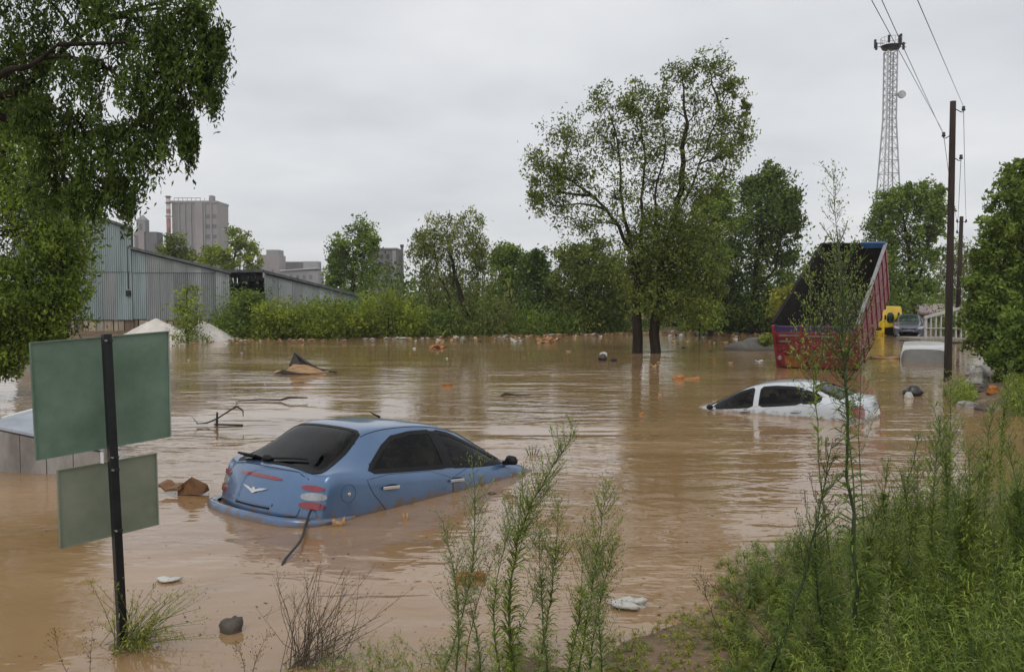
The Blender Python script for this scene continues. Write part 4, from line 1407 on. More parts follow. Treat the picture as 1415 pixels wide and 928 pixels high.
def sedan(name, label, loc, yaw, pitch, roll, paint, glass, group=None, size=1.0, clear=False):
    W = Car(name, label, 'car', loc, yaw, pitch, roll, rowsW, paint, group, size)
    for side in ('left', 'right'):
        if clear:
            W.window('side_window', [(.90, .985), (.60, 1.12), (.28, 1.265), (-.02, 1.345), (-.035, 1.02)], side, CLEARG, .045)
            W.window('side_window', [(-.19, 1.03), (-.205, 1.36), (-.5, 1.375), (-.86, 1.355), (-1.07, 1.315), (-1.07, 1.085)], side, CLEARD, .045)
            W.window('quarter_window', [(-1.11, 1.095), (-1.11, 1.29), (-1.36, 1.21), (-1.47, 1.135), (-1.36, 1.11)], side, CLEARD, .045)
        else:
            W.patch('window_seal', [(1.0, .955), (.62, 1.13), (.28, 1.285), (-.05, 1.37), (-.45, 1.395), (-.85, 1.375), (-1.2, 1.30), (-1.42, 1.21), (-1.53, 1.135), (-1.45, 1.095), (-1.0, 1.06), (0, 1.005)], side, .003, BLACK, smooth=1, grow=.006, rings=12)
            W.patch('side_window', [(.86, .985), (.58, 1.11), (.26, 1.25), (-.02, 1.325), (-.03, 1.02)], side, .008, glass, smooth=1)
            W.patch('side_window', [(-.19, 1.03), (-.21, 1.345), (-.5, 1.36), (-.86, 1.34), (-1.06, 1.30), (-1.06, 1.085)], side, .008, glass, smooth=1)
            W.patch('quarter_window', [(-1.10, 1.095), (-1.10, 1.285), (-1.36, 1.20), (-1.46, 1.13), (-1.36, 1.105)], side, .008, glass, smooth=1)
        W.patch('centre_pillar', [(-.055, 1.0), (-.05, 1.36), (-.165, 1.365), (-.17, 1.005)], side, .011, paint, smooth=0, rings=5)
        for q in ([(-1.42, 1.04), (-.12, .98), (-.10, .3), (-.8, .3), (-1.0, .6), (-1.3, .8)], [(-.09, .975), (1.0, .92), (1.02, .6), (.95, .3), (-.06, .3)]):
            W.patch('door_gap', q, side, .0015, BLACK, smooth=1, grow=.005, rings=9)
            dr = W.patch('door', q, side, .004, paint, smooth=1, rings=9)
            hx = -.98 if q[0][0] < -1 else .12
            sg = 1 if side == 'left' else -1
            p0 = W.hit(np.array([hx, 5 * sg, .905]), W.frame(side)[0], .03)[0]
            W.patch('handle_recess', [(hx - .11, .88), (hx - .11, .93), (hx + .11, .925), (hx + .11, .875)], side, .006, BLACK, dr, smooth=2, rings=3)
            mb = localmb()
            mb.box(p0, (.21, .022, .03))
            mb.build('handle', paint, dr, bevel=.006)
        sg = 1 if side == 'left' else -1
        mb = localmb()
        mb.lump((.90, sg * .95, 1.00), (.07, .08, .06), 5, .05, 12, 8)
        mb.build('door_mirror', BLACK, W.root, True)
        k = 1 if side == 'left' else -1
        W.patch('tail_lamp', [(k * -1.32, 1.0), (k * -1.05, 1.0), (k * -.93, .96), (k * -.95, .84), (k * -1.11, .75), (k * -1.30, .74)], (k * 48,), .014, REDLENS, smooth=2, rings=5)
        W.patch('headlamp', [(.48, .70), (.80, .78), (.86, .74), (.84, .64), (.5, .60)] if k > 0 else [(-.48, .70), (-.80, .78), (-.86, .74), (-.84, .64), (-.5, .60)], 'front', .012, GREYLENS, smooth=2, rings=4)
        W.line('side_crease', [(-2.0, .90), (-1.2, .86), (0, .82), (1.2, .76)], side, paint, .004)
    RW = [(-1.27, -.50), (-1.27, .50), (-1.5, .555), (-1.85, .62), (-1.87, 0), (-1.85, -.62), (-1.5, -.555)]
    WS = [(1.02, -.62), (1.06, 0), (1.02, .62), (.6, .58), (.18, .53), (.13, 0), (.18, -.53), (.6, -.58)]
    if clear:
        W.window('rear_window', RW, 'top', CLEARD, .015, .03)
        W.window('windscreen', WS, 'top', CLEARG, .015, .03)
        W.cut()
        W.cabin(-.90)
    else:
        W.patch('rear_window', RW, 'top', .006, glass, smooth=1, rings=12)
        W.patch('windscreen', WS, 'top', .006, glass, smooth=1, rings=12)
    W.line('boot_seam', [(-1.93, -.70), (-1.95, 0), (-1.93, .70)], 'top', BLACK, .004)
    W.strip('boot_edge', [(y_, .93, .955) for y_ in np.linspace(-.45, .45, 9)], 'rear', .012, CHROME)
    W.strip('number_plate', [(y_, .72, .83) for y_ in np.linspace(-.26, .26, 7)], 'rear', .014, WHITE)
    W.strip('number_plate', [(y_, .44, .55) for y_ in np.linspace(-.26, .26, 7)], 'front', .02, WHITE)
    W.strip('grille', [(y_, .56, .64) for y_ in np.linspace(-.40, .40, 9)], 'front', .012, BLACK)
    return W



def tide(m, top):
    """a ragged film of dried silt on the paint up to a height over the water"""
    n_ = m.node_tree
    b_ = n_.nodes['Principled BSDF']
    src = b_.inputs['Base Color'].links[0].from_socket
    ge = n_.nodes.new('ShaderNodeNewGeometry')
    sx = n_.nodes.new('ShaderNodeSeparateXYZ')
    n_.links.new(ge.outputs['Position'], sx.inputs[0])
    ns = n_.nodes.new('ShaderNodeTexNoise')
    ns.inputs['Scale'].default_value = 9
    ns.inputs['Detail'].default_value = 8
    n_.links.new(ge.outputs['Position'], ns.inputs['Vector'])
    ma = n_.nodes.new('ShaderNodeMath')
    ma.operation = 'MULTIPLY_ADD'
    n_.links.new(ns.outputs['Fac'], ma.inputs[0])
    ma.inputs[1].default_value = -.34
    n_.links.new(sx.outputs['Z'], ma.inputs[2])
    mr = n_.nodes.new('ShaderNodeMapRange')
    mr.inputs['From Min'].default_value = top - .17 + .05
    mr.inputs['From Max'].default_value = top - .17 - .02
    mr.inputs['To Max'].default_value = .75
    n_.links.new(ma.outputs[0], mr.inputs['Value'])
    mxx = n_.nodes.new('ShaderNodeMix')
    mxx.data_type = 'RGBA'
    n_.links.new(mr.outputs[0], mxx.inputs[0])
    n_.links.new(src, mxx.inputs[6])
    mxx.inputs[7].default_value = (.20, .135, .08, 1)
    n_.links.new(mxx.outputs[2], b_.inputs['Base Color'])
    mo = n_.nodes.new('ShaderNodeMath')
    mo.operation = 'MULTIPLY_ADD'
    n_.links.new(mr.outputs[0], mo.inputs[0])
    mo.inputs[1].default_value = -.8
    mo.inputs[2].default_value = .8
    n_.links.new(mo.outputs[0], b_.inputs['Coat Weight'])


def lining(m):
    """the inner face of the sheet metal is dark trim"""
    n_ = m.node_tree
    o_ = n_.nodes['Material Output']
    src = o_.inputs['Surface'].links[0].from_socket
    ge = n_.nodes.new('ShaderNodeNewGeometry')
    df = n_.nodes.new('ShaderNodeBsdfDiffuse')
    df.inputs['Color'].default_value = (.03, .03, .032, 1)
    mx_ = n_.nodes.new('ShaderNodeMixShader')
    n_.links.new(ge.outputs['Backfacing'], mx_.inputs[0])
    n_.links.new(src, mx_.inputs[1])
    n_.links.new(df.outputs[0], mx_.inputs[2])
    n_.links.new(mx_.outputs[0], o_.inputs['Surface'])


BODYB = BLUE.copy()
BODYW = PEARL.copy()
BODYB.name, BODYW.name = 'blue_paint_shell', 'white_paint_shell'
tide(BODYB, .035)
tide(BODYW, .03)
lining(BODYB)
lining(BODYW)
B.body.data.materials[0] = BODYB
tide(BLUE, .035)
tide(PEARL, .03)

WCAR = sedan('sedan_car', 'white sedan with its nose under water and one red tail lamp showing', (5.489, 18.159, -.80), -52.5, -4.22, -1.2, PEARL, GLASS, None, .958, True)
WCAR.body.data.materials[0] = BODYW
SLATE = pmat('slate_paint', (0.085, 0.09, 0.115), 0.35, 0.3, 0.08, 1.5, coat=0.6)
pc = P(1271, 466, 53)
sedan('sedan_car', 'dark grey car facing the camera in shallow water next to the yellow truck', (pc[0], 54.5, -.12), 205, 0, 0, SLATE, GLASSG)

# white van, nearly under, by the pole
VANW = pmat('white_van_paint', (0.62, 0.62, 0.60), .4, 0, .08, 1.2, coat=.4)
VGL = pmat('misted_glass', (0.17, 0.165, 0.15), .22, 0, .2, 1.2)
rowsV = [(2.2, .7, .6, .80, .6, -.25), (2.1, .95, .85, .90, .7, -.18), (1.75, 1.10, 1.02, .94, .76, -.1), (1.55, 1.2, 1.08, .95, .78, -.07), (1.2, 1.62, 1.10, .95, .78, -.05), (.92, 1.93, 1.10, .95, .78, -.03), (.6, 2.03, 1.10, .95, .76, 0), (0, 2.07, 1.1, .95, .76, 0), (-1.2, 2.07, 1.1, .95, .76, 0), (-2.1, 2.02, 1.1, .94, .76, .02), (-2.2, 1.9, 1.1, .93, .76, .05), (-2.25, 1.0, .95, .93, .76, .06), (-2.25, .4, .38, .92, .74, .06)]
pv = P(1300, 500, 31.5)
V = Car('van', 'white van sunk to its misted windscreen right behind the utility pole', 'van', (pv[0] + .2, 33.2, -1.47), 206, -1.5, 0, rowsV, VANW)
V.patch('windscreen_seal', [(-.80, 1.16), (0, 1.14), (.80, 1.16), (.74, 1.80), (.62, 1.90), (0, 1.925), (-.62, 1.90), (-.74, 1.80)], 'front', .004, BLACK, smooth=1, grow=.012, rings=10)
V.patch('windscreen', [(-.80, 1.16), (0, 1.14), (.80, 1.16), (.74, 1.80), (.62, 1.90), (0, 1.925), (-.62, 1.90), (-.74, 1.80)], 'front', .009, VGL, smooth=1, rings=10)
for side in ('left', 'right'):
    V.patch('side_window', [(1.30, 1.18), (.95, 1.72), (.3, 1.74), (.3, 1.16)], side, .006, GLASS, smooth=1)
    V.patch('door', [(1.35, 1.1), (.2, 1.1), (.2, .35), (1.3, .35)], side, .004, VANW, smooth=1)
mb = localmb()
for q in (-.3, .3):
    mb2 = localmb()
    mb2.tube([(1.66, q, 1.17), (1.55, q + .1, 1.27), (1.40, q + .45, 1.45)], .012, 4)
    mb2.build('wiper', BLACK, V.root)

# yellow truck
YEL = pmat('yellow_paint', (0.70, 0.46, 0.015), .4, 0, .12, 1.0, coat=.4)
rowsY = [(1.15, .9, .8, 1.05, .9, -.06), (1.15, 1.25, 1.15, 1.15, .95, -.06), (1.12, 1.65, 1.6, 1.18, 1.0, -.06), (1.02, 2.35, 1.65, 1.18, 1.02, -.06), (.85, 2.72, 1.65, 1.18, 1.0, -.05), (.5, 2.82, 1.65, 1.18, .98, 0), (-.5, 2.82, 1.65, 1.18, .98, 0), (-.72, 2.78, 1.65, 1.17, .98, .02), (-.8, 2.6, 1.65, 1.16, .98, .04), (-.82, 1.5, 1.4, 1.16, .98, .04), (-.8, .9, .8, 1.12, .95, .04)]
py = P(1224, 462, 55)
Y = Car('tow_truck', 'yellow truck with a square cab half hidden by the red truck bed', 'truck', (py[0] + .15, 56.2, -.95), 243, 0, 0, rowsY, YEL)
for side in ('left', 'right'):
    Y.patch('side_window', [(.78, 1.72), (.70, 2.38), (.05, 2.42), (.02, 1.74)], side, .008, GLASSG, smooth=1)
    Y.patch('sleeper_window', [(-.30, 1.72), (-.30, 2.40), (-.55, 2.40), (-.55, 1.72)], side, .008, BLACK, smooth=1)
    dr = Y.patch('door', [(.95, 1.68), (-.1, 1.68), (-.1, 1.5), (.9, 1.5)], side, .009, YEL, smooth=1)
    sg = 1 if side == 'left' else -1
    mb = localmb()
    mb.box((.2, sg * 1.19, 1.45), (.2, .03, .05))
    mb.build('handle', BLACK, dr)
    mb = localmb()
    mb.tube([(.75, sg * 1.15, .62), (.75, sg * .85, .62)], .46, 18)
    wl = mb.build('wheel', BLACK, Y.root)
    mb = localmb()
    mb.tube([(.75, sg * 1.17, .62), (.75, sg * 1.1, .62)], .24, 12)
    mb.build('rim', GREYLENS, wl)
    mb = localmb()
    mb.box((1.08, sg * 1.27, 2.1), (.06, .12, .3))
    mb.build('door_mirror', BLACK, Y.root, bevel=.02)
    Y.patch('wheel_arch', [(1.12, .92), (1.12, 1.38), (.95, 1.46), (-.78, 1.46), (-.78, .92)], side, .007, BLACK, smooth=1)
    Y.patch('headlamp', [(sg * .65, .95), (sg * .98, .95), (sg * .98, 1.12), (sg * .65, 1.12)], 'front', .01, GREYLENS, smooth=1, rings=3)
Y.patch('grille', [(-1.02, 1.22), (1.02, 1.22), (1.02, 1.50), (-1.02, 1.50)], 'front', .008, BLACK, smooth=1)
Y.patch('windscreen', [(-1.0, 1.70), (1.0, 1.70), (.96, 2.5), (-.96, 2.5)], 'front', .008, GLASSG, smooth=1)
mb = localmb()
mb.box((1.22, 0, 1.06), (.18, 2.36, .26))
mb.build('bumper', YEL, Y.root, bevel=.04)
mb = localmb()
mb.box((-3.2, 0, 1.0), (5.0, .9, .28))
mb.build('chassis', DARKMETAL, Y.root)
mb = localmb()
mb.box((-3.4, 0, 1.3), (4.6, 2.3, .18))
mb.build('flat_bed', DARKMETAL, Y.root, bevel=.02)

# ------------------------------------------------------------------ red dump bed
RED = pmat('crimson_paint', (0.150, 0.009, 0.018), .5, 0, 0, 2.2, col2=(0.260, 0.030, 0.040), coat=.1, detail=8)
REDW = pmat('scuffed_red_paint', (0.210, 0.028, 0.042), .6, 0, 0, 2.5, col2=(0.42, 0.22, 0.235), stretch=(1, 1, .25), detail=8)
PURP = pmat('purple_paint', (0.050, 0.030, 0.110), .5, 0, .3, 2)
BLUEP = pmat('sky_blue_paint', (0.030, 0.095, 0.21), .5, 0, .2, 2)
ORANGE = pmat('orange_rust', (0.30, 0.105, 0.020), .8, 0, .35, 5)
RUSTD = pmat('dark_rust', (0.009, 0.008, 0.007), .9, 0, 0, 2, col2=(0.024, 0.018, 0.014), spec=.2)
SILV = pmat('worn_steel', (0.28, 0.27, 0.27), .5, .5, .2, 5)
RL, RR = P(1067, 449, 28.9), P(1185, 450, 27.4)
FL, FR = P(1136, 338, 34.8), P(1224, 338, 33.2)
nrm = np.cross(RR - RL, FL - RL)
nrm /= np.linalg.norm(nrm)
if nrm[2] < 0:
    nrm = -nrm
ax_r = (RR - RL) / np.linalg.norm(RR - RL)
ax_f = (FL + FR - RL - RR) / np.linalg.norm(FL + FR - RL - RR)
tb = empty('dump_truck_bed', (RL + RR) / 2 - nrm * 1.6, 'raised dark red dump truck bed with plank tailgate standing in the flood', 'truck')
HR, HF = 1.55, 2.15


def slab(a, b_, c, d_, th, name, mat, parent=None, bevel=0.0):
    """a plate with corners a b c d and a thickness vector"""
    return MB().hexa([a, b_, c, d_], [np.asarray(q) + th for q in (a, b_, c, d_)]).build(name, mat, parent or tb, bevel=bevel)


ins = ax_r * .07
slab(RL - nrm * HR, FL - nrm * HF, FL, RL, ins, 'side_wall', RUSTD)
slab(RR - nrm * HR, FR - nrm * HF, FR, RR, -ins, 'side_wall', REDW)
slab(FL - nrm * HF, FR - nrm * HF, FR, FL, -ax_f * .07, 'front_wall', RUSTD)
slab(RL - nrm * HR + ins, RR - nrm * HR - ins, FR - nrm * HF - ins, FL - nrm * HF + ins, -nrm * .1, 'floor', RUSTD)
for (a, b_, nm) in ((RL, FL, 'top_rail'), (RR, FR, 'top_rail')):
    s_ = -1 if a is RL else 1
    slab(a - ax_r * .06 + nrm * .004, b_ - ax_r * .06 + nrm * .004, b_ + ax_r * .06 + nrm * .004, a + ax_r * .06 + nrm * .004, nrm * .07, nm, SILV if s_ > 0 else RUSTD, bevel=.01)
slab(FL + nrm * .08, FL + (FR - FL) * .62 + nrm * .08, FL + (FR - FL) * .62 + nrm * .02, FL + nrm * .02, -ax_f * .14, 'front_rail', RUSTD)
slab(FL + (FR - FL) * .63 + nrm * .14, FR + nrm * .14, FR - nrm * .10, FL + (FR - FL) * .63 - nrm * .10, -ax_f * .16, 'front_rail', BLUEP, bevel=.02)
for k in range(7):                                     # upright ribs on the outside of the right wall
    q = (k + .5) / 7
    a = RR + (FR - RR) * q
    hgt = HR + (HF - HR) * q
    slab(a - ax_f * .06 + ax_r * .002, a + ax_f * .06 + ax_r * .002, a + ax_f * .06 - nrm * hgt + ax_r * .002, a - ax_f * .06 - nrm * hgt + ax_r * .002, ax_r * .07, 'rib', RED, bevel=.01)
for k in range(3):
    z0, z1 = .15 + k * .5, .58 + k * .5
    a0_, a1_ = RR - nrm * z0 * .95, FR - nrm * z0 * 1.3
    b0_, b1_ = RR - nrm * z1 * .95, FR - nrm * z1 * 1.3
    slab(a0_ + ax_r * .003, a1_ + ax_r * .003, b1_ + ax_r * .003, b0_ + ax_r * .003, ax_r * .025, 'side_plank', REDW)
down = -nrm
gate0, gate1 = RL - ax_f * .02, RR - ax_f * .02
npk = 7
for k in range(npk):
    z0, z1 = HR * k / npk + .012, HR * (k + 1) / npk - .012
    m_ = PURP if k == 0 else RED
    jut = .02 * (k % 2)
    slab(gate0 + down * z0, gate1 + down * z0, gate1 + down * z1, gate0 + down * z1, -ax_f * (.06 + jut), 'plank', m_, bevel=.008)
for q0, q1, jut in ((0, .035, .11), (.965, 1, .11), (.34, .365, .10), (.66, .685, .10)):
    e0, e1 = gate0 + (gate1 - gate0) * q0, gate0 + (gate1 - gate0) * q1
    slab(e0 - down * .03, e1 - down * .03, e1 + down * HR, e0 + down * HR, -ax_f * jut, 'upright', RED, bevel=.01)
for q0, q1, z_ in ((.08, .32, .30), (.40, .72, .32), (.08, .22, .52)):
    e0, e1 = gate0 + (gate1 - gate0) * q0, gate0 + (gate1 - gate0) * q1
    slab(e0 + down * z_ - ax_f * .085, e1 + down * z_ - ax_f * .085, e1 + down * (z_ + .05) - ax_f * .085, e0 + down * (z_ + .05) - ax_f * .085, -ax_f * .02, 'metal_strip', SILV)
for q0, q1, z0, z1 in ((.04, .12, .98, 1.5), (.12, .36, 1.08, 1.5)):
    e0, e1 = gate0 + (gate1 - gate0) * q0, gate0 + (gate1 - gate0) * q1
    slab(e0 + down * z0 - ax_f * .112, e1 + down * z0 - ax_f * .112, e1 + down * z1 - ax_f * .112, e0 + down * z1 - ax_f * .112, -ax_f * .012, 'rusty_plate', ORANGE if q0 > .1 else RED)
for q in (.03, .97):
    e = gate0 + (gate1 - gate0) * q
    MB().tube([e - ax_r * .09 - nrm * .02, e + ax_r * .09 - nrm * .02], .05, 8).build('hinge', DARKMETAL, tb)
e = gate0 + (gate1 - gate0) * .06 + down * 1.15 - ax_f * .12
MB().tube([e, e - ax_f * .05], .07, 10).build('rear_lamp', GREYLENS, tb)
g = np.random.default_rng(6)
for k in range(2):                                     # chassis rails under the raised bed
    a = RL + (RR - RL) * (.3 + .4 * k) - nrm * (HR + .1)
    c = FL + (FR - FL) * (.3 + .4 * k) - nrm * (HF + .1)
    slab(a, c, c + ax_r * .2, a + ax_r * .2, -nrm * .25, 'chassis_rail', DARKMETAL)
mb = MB()
c = (FL + FR) / 2 - nrm * (HF + .2)
mb.tube([c + ax_f * -2.5, np.array([c[0] + .3, c[1] + .3, -.5])], [.12, .16], 8)
mb.build('lift_ram', SILV, tb)

# ------------------------------------------------------------------ green road signs seen from behind
SGREEN = pmat('sign_back_green', (0.090, 0.150, 0.102), 0.6, 0.05, 0, 2.4, col2=(0.155, 0.225, 0.170), detail=9, bump=.06, bscale=5)
SGREEN2 = pmat('sign_back_olive', (0.165, 0.195, 0.140), 0.6, 0.05, 0, 2.4, col2=(0.235, 0.260, 0.195), detail=9, bump=.06, bscale=5)
SEDGE = pmat('sign_edge', (0.34, 0.37, 0.33), .5, .3, .15, 5)
SPOST = pmat('black_post', (0.014, 0.015, 0.018), .4, .3, .3, 10)
DP = 5.75
pb, pt = P(166, 893, DP), P(143, 461, DP)
pb = pb + (pb - pt) * .12
pt = pt + (pt - pb) * .0
sgn = empty('road_sign', pb, 'pair of green metal road signs seen from behind on one black post', 'sign')
adx = unit(pt - pb)


def plate(c0, c1, c2, c3, mat, back):
    """sign plate from four photo pixels (u, v, distance), clockwise from top left"""
    q = [P(*t_) for t_ in (c0, c1, c2, c3)]
    e1, e2 = q[1] - q[0], q[3] - q[0]
    nn = np.cross(e1, e2)
    nn /= np.linalg.norm(nn)
    if nn[1] < 0:
        nn = -nn
    pl = MB().hexa(q, [t_ + nn * .004 for t_ in q]).build('sign_panel', mat, sgn)
    cen = sum(q) / 4
    for i in range(4):
        a, b_ = q[i], q[(i + 1) % 4]
        inw = unit(cen - (a + b_) / 2)
        MB().hexa([a - nn * .012, b_ - nn * .012, b_ + inw * .007 - nn * .012, a + inw * .007 - nn * .012], [a - nn * .0015, b_ - nn * .0015, b_ + inw * .007 - nn * .0015, a + inw * .007 - nn * .0015]).build('rim', SEDGE if i == 1 else mat, pl)
    return pl, q, nn


dl, dr_ = DP * .955, DP * 1.075
p1_, q1, nn1 = plate((40, 473, dl), (233, 457, dr_), (236, 603, dr_), (49, 636, dl), SGREEN, 1)
p2_, q2, nn2 = plate((78, 649, DP * .965), (216, 625, DP * 1.06), (219, 724, DP * 1.06), (82, 758, DP * .965), SGREEN2, 1)
side_v = unit(np.cross(adx, nn1))
off = -nn1 * .045
mb = MB()
h_ = .027
A_ = [pb + off + side_v * a * h_ + nn1 * b_ * h_ for a, b_ in ((-1, -1), (1, -1), (1, 1), (-1, 1))]
B_ = [pt + off + side_v * a * h_ + nn1 * b_ * h_ for a, b_ in ((-1, -1), (1, -1), (1, 1), (-1, 1))]
mb.hexa(A_, B_)
mb.build('post', SPOST, sgn, bevel=.004)
for v in (470, 628, 645, 728):
    pc_ = pb + (pt - pb) * ((893 + 52 - v) / (893 + 52 - 461)) + off
    MB().box(pc_ - nn1 * .036, (.05, .012, .016)).build('clamp', DARKMETAL, sgn)
    MB().tube([pc_ + nn1 * .03 + side_v * .02, pc_ - nn1 * .05 + side_v * .02], .007, 6).build('bolt', SILV, sgn)
st = P(141, 632, DP * .985)
MB().box(st, (.035, .004, .075), Matrix.Rotation(-.6, 3, 'Z')).build('sticker', WHITE, sgn)

# ------------------------------------------------------------------ pale-roofed sunk box at the left edge
STAINED = pmat('mud_stained_panel', (0.18, 0.160, 0.145), .85, 0, 0, 1.6, col2=(0.35, 0.33, 0.305), bump=.3, bscale=5, stretch=(1, 1, .5), detail=8)
PALEROOF = pmat('pale_sheet', (0.38, 0.41, 0.46), .5, .1, .15, 1.5)
a = G(-14, 652) + (0, 0, 0)
fx, fy = G(138, 650), None
d0 = a[1]
tl, trr = P(-6, 590, d0 + .1), P(140, 622, fx[1] - .35)
bk_ = P(96, 546, d0 + 3.6)
rb0, rb1 = P(2, 581, d0 + .9), P(150, 542, d0 + 2.6)
bx = empty('sunken_hut', (a[0] + .8, d0 + 1, -.2), 'low mud-stained hut with a pale sheet roof nearly under water behind the signs', 'hut')
lo0, lo1 = np.array([tl[0], tl[1], -.6]), np.array([trr[0], trr[1], -.6])
back0 = np.array([bk_[0], bk_[1], 0])
MB().hexa([lo0, lo1, rb1 * (1, 1, 0) - (0, 0, .6), rb0 * (1, 1, 0) - (0, 0, .6)], [tl - (0, 0, .02), trr - (0, 0, .02), rb1 - (0, 0, .03), rb0 - (0, 0, .03)]).build('wall', STAINED, bx)
MB().hexa([tl + (-.03, -.05, 0), trr + (.05, -.05, 0), rb1, rb0], [tl + (-.03, -.05, .035), trr + (.05, -.05, .035), rb1 + (0, 0, .035), rb0 + (0, 0, .035)]).build('roof', PALEROOF, bx)
g = np.random.default_rng(5)
for k in range(4):
    q0 = (k + .01) / 4
    q1 = (k + .985) / 4
    e0, e1 = tl + (trr - tl) * q0 - (0, 0, .03), tl + (trr - tl) * q1 - (0, 0, .03)
    f0, f1 = e0 * 1, e1 * 1
    f0[2] = f1[2] = -.5
    jut = np.array([0, -.03 - .02 * g.uniform(), 0])
    MB().hexa([f0, f1, e1, e0], [f0 + jut, f1 + jut, e1 + jut, e0 + jut]).build('panel', STAINED, bx)
for q in ():
    e = tl + (trr - tl) * q
    MB().tube([np.array([e[0], e[1] - .07, -.4]), np.array([e[0] + .02, e[1] - .07, e[2] - .12])], .035, 6).build('post', BOARD[1], bx)
MB().tube([rb0 + (0, .03, .03), rb1 + (0, .03, .03)], .03, 6).build('roof_edge', WHITE, bx)

# ------------------------------------------------------------------ things afloat and on the bank
CARD = pmat('wet_cardboard', (0.17, 0.085, 0.035), .7, 0, .35, 8, bump=.3)
TAN = pmat('wet_wood_tan', (0.34, 0.20, 0.09), .6, 0, .3, 6, stretch=(1, 6, 1))
DWOOD = pmat('wet_wood_dark', (0.030, 0.022, 0.016), .5, 0, .4, 6)
BAGW = pmat('white_bag', (0.50, 0.485, 0.44), .5, 0, .15, 6, bump=.5, bscale=18)
STONE = pmat('dark_stone', (0.075, 0.062, 0.05), .8, 0, .4, 8, bump=.6)
STONEP = pmat('pale_stone', (0.30, 0.28, 0.25), .85, 0, .35, 6, bump=.6)
BRICKO = pmat('orange_plastic', (0.36, 0.145, 0.035), .5, 0, .2, 5)
BLKBAG = pmat('black_bag', (0.015, 0.015, 0.017), .3, 0, .3, 8, bump=.8, bscale=12)


def afloat(name, cat, label, u, v, build, z=0.0, group=None):
    p = G(u, v, z)
    mb = MB()
    mats = build(mb, p, M(p[1]))
    return tag(mb.build(name, mats, None, name in ('rock', 'plastic_bag', 'black_bag', 'sack')), label, cat, group)


def curled_sheet(mb, p, L, Wd, rise, seed, ang, n=7, th=.02):
    """a board or sheet with a curl along its length"""
    g = np.random.default_rng(seed)
    ca, sa = math.cos(ang), math.sin(ang)
    top, bot = [], []
    for i in range(n):
        t_ = i / (n - 1)
        z = rise * (abs(2 * t_ - 1) ** 2) + g.uniform(-.01, .01) * 2
        for s_ in (-.5, .5):
            x, y_ = (t_ - .5) * L, s_ * Wd * (1 - .2 * abs(t_ - .5))
            w_ = np.array([x * ca - y_ * sa, x * sa + y_ * ca, z + .015 + (.03 if s_ > 0 else 0)])
            top.append(p + w_)
            bot.append(p + w_ - (0, 0, th + .01))
    vs = top + bot
    N = len(top)
    fs = []
    for i in range(n - 1):
        a = 2 * i
        fs += [(a, a + 1, a + 3, a + 2), (N + a, N + a + 2, N + a + 3, N + a + 1), (a, a + 2, N + a + 2, N + a), (a + 1, N + a + 1, N + a + 3, a + 3)]
    fs += [(0, N, N + 1, 1), (N - 2, N - 1, 2 * N - 1, 2 * N - 2)]
    mb.add(vs, fs)


# peaked board with a dark hood
r_ = empty('wooden_wreckage', G(422, 515), 'tan wooden board with a dark peaked flap drifting in mid water', 'driftwood')
p = G(422, 516)
mm = M(p[1])
mb = MB()
curled_sheet(mb, p + (-.1, 0, .02), 74 * mm, .55, .05, 3, .05)
mb.prism([p + np.array([-30 * mm, -.22, .0]), p + np.array([32 * mm, -.22, .0]), p + np.array([26 * mm, -.12, 3 * mm]), p + np.array([4 * mm, -.06, 12 * mm]), p + np.array([-16 * mm, -.06, 13 * mm])], (0, .05, .01))
mb.build('board', TAN, r_)
mb = MB()
mb.prism([p + np.array([-40 * mm, -.32, .03]), p + np.array([-28 * mm, -.3, .14]), p + np.array([-8 * mm, -.3, .05]), p + np.array([16 * mm, -.33, .02])], (0, .06, .0))
mb.build('broken_slat', DWOOD, r_)
mb = MB()
pk = p + np.array([-16 * mm, .1, 29 * mm])
mb.add([p + np.array([-23 * mm, .0, 11 * mm]), p + np.array([-6 * mm, -.02, 14 * mm]), p + np.array([4 * mm, .12, 9 * mm]), p + np.array([-16 * mm, .35, .08]), pk], [(0, 1, 4), (1, 2, 4), (2, 3, 4), (3, 0, 4), (3, 2, 1, 0)])
mb.tube([pk, p + np.array([2 * mm, .0, 15 * mm]), p + np.array([18 * mm, .02, 6 * mm]), p + np.array([44 * mm, 0, 2 * mm])], [.035, .06, .055, .04], 6)
mb.build('flap', DWOOD, r_)

p = G(300, 588)
mm = M(p[1])
mb = MB()
g = np.random.default_rng(14)
mb.tube([p + np.array([-1 * mm, 0, -.15]), p + np.array([0, 0, 8 * mm]), p + np.array([.4 * mm, 0, 19 * mm])], [.024, .024, .016], 6)
mb.tube([p + np.array([-26 * mm, -.1, 4 * mm]), p + np.array([-14 * mm, 0, 4 * mm]), p + np.array([0, .02, 10 * mm]), p + np.array([18 * mm, .1, 22 * mm]), p + np.array([26 * mm, .1, 26 * mm]), p + np.array([34 * mm, .1, 20 * mm]), p + np.array([34 * mm, .1, 12 * mm])], [.008, .015, .014, .016, .02, .014, .007], 5)
mb.tube([p + np.array([-4 * mm, 0, 2 * mm]), p + np.array([36 * mm, 0, 1 * mm])], .018, 5)
mb.tube([p + np.array([20 * mm, .1, 23 * mm]), p + np.array([26 * mm, .1, 30 * mm]), p + np.array([24 * mm, .1, 34 * mm])], [.015, .01, .005], 4)
mb.tube([p + np.array([-24 * mm, -.1, 4 * mm]), p + np.array([-32 * mm, -.1, 14 * mm])], [.008, .003], 4)
tag(mb.build('dead_branch', DWOOD), 'dark forked dead branch sticking up from the water behind the blue car', 'branch')
p = G(376, 555)
mm = M(p[1])
mb = MB()
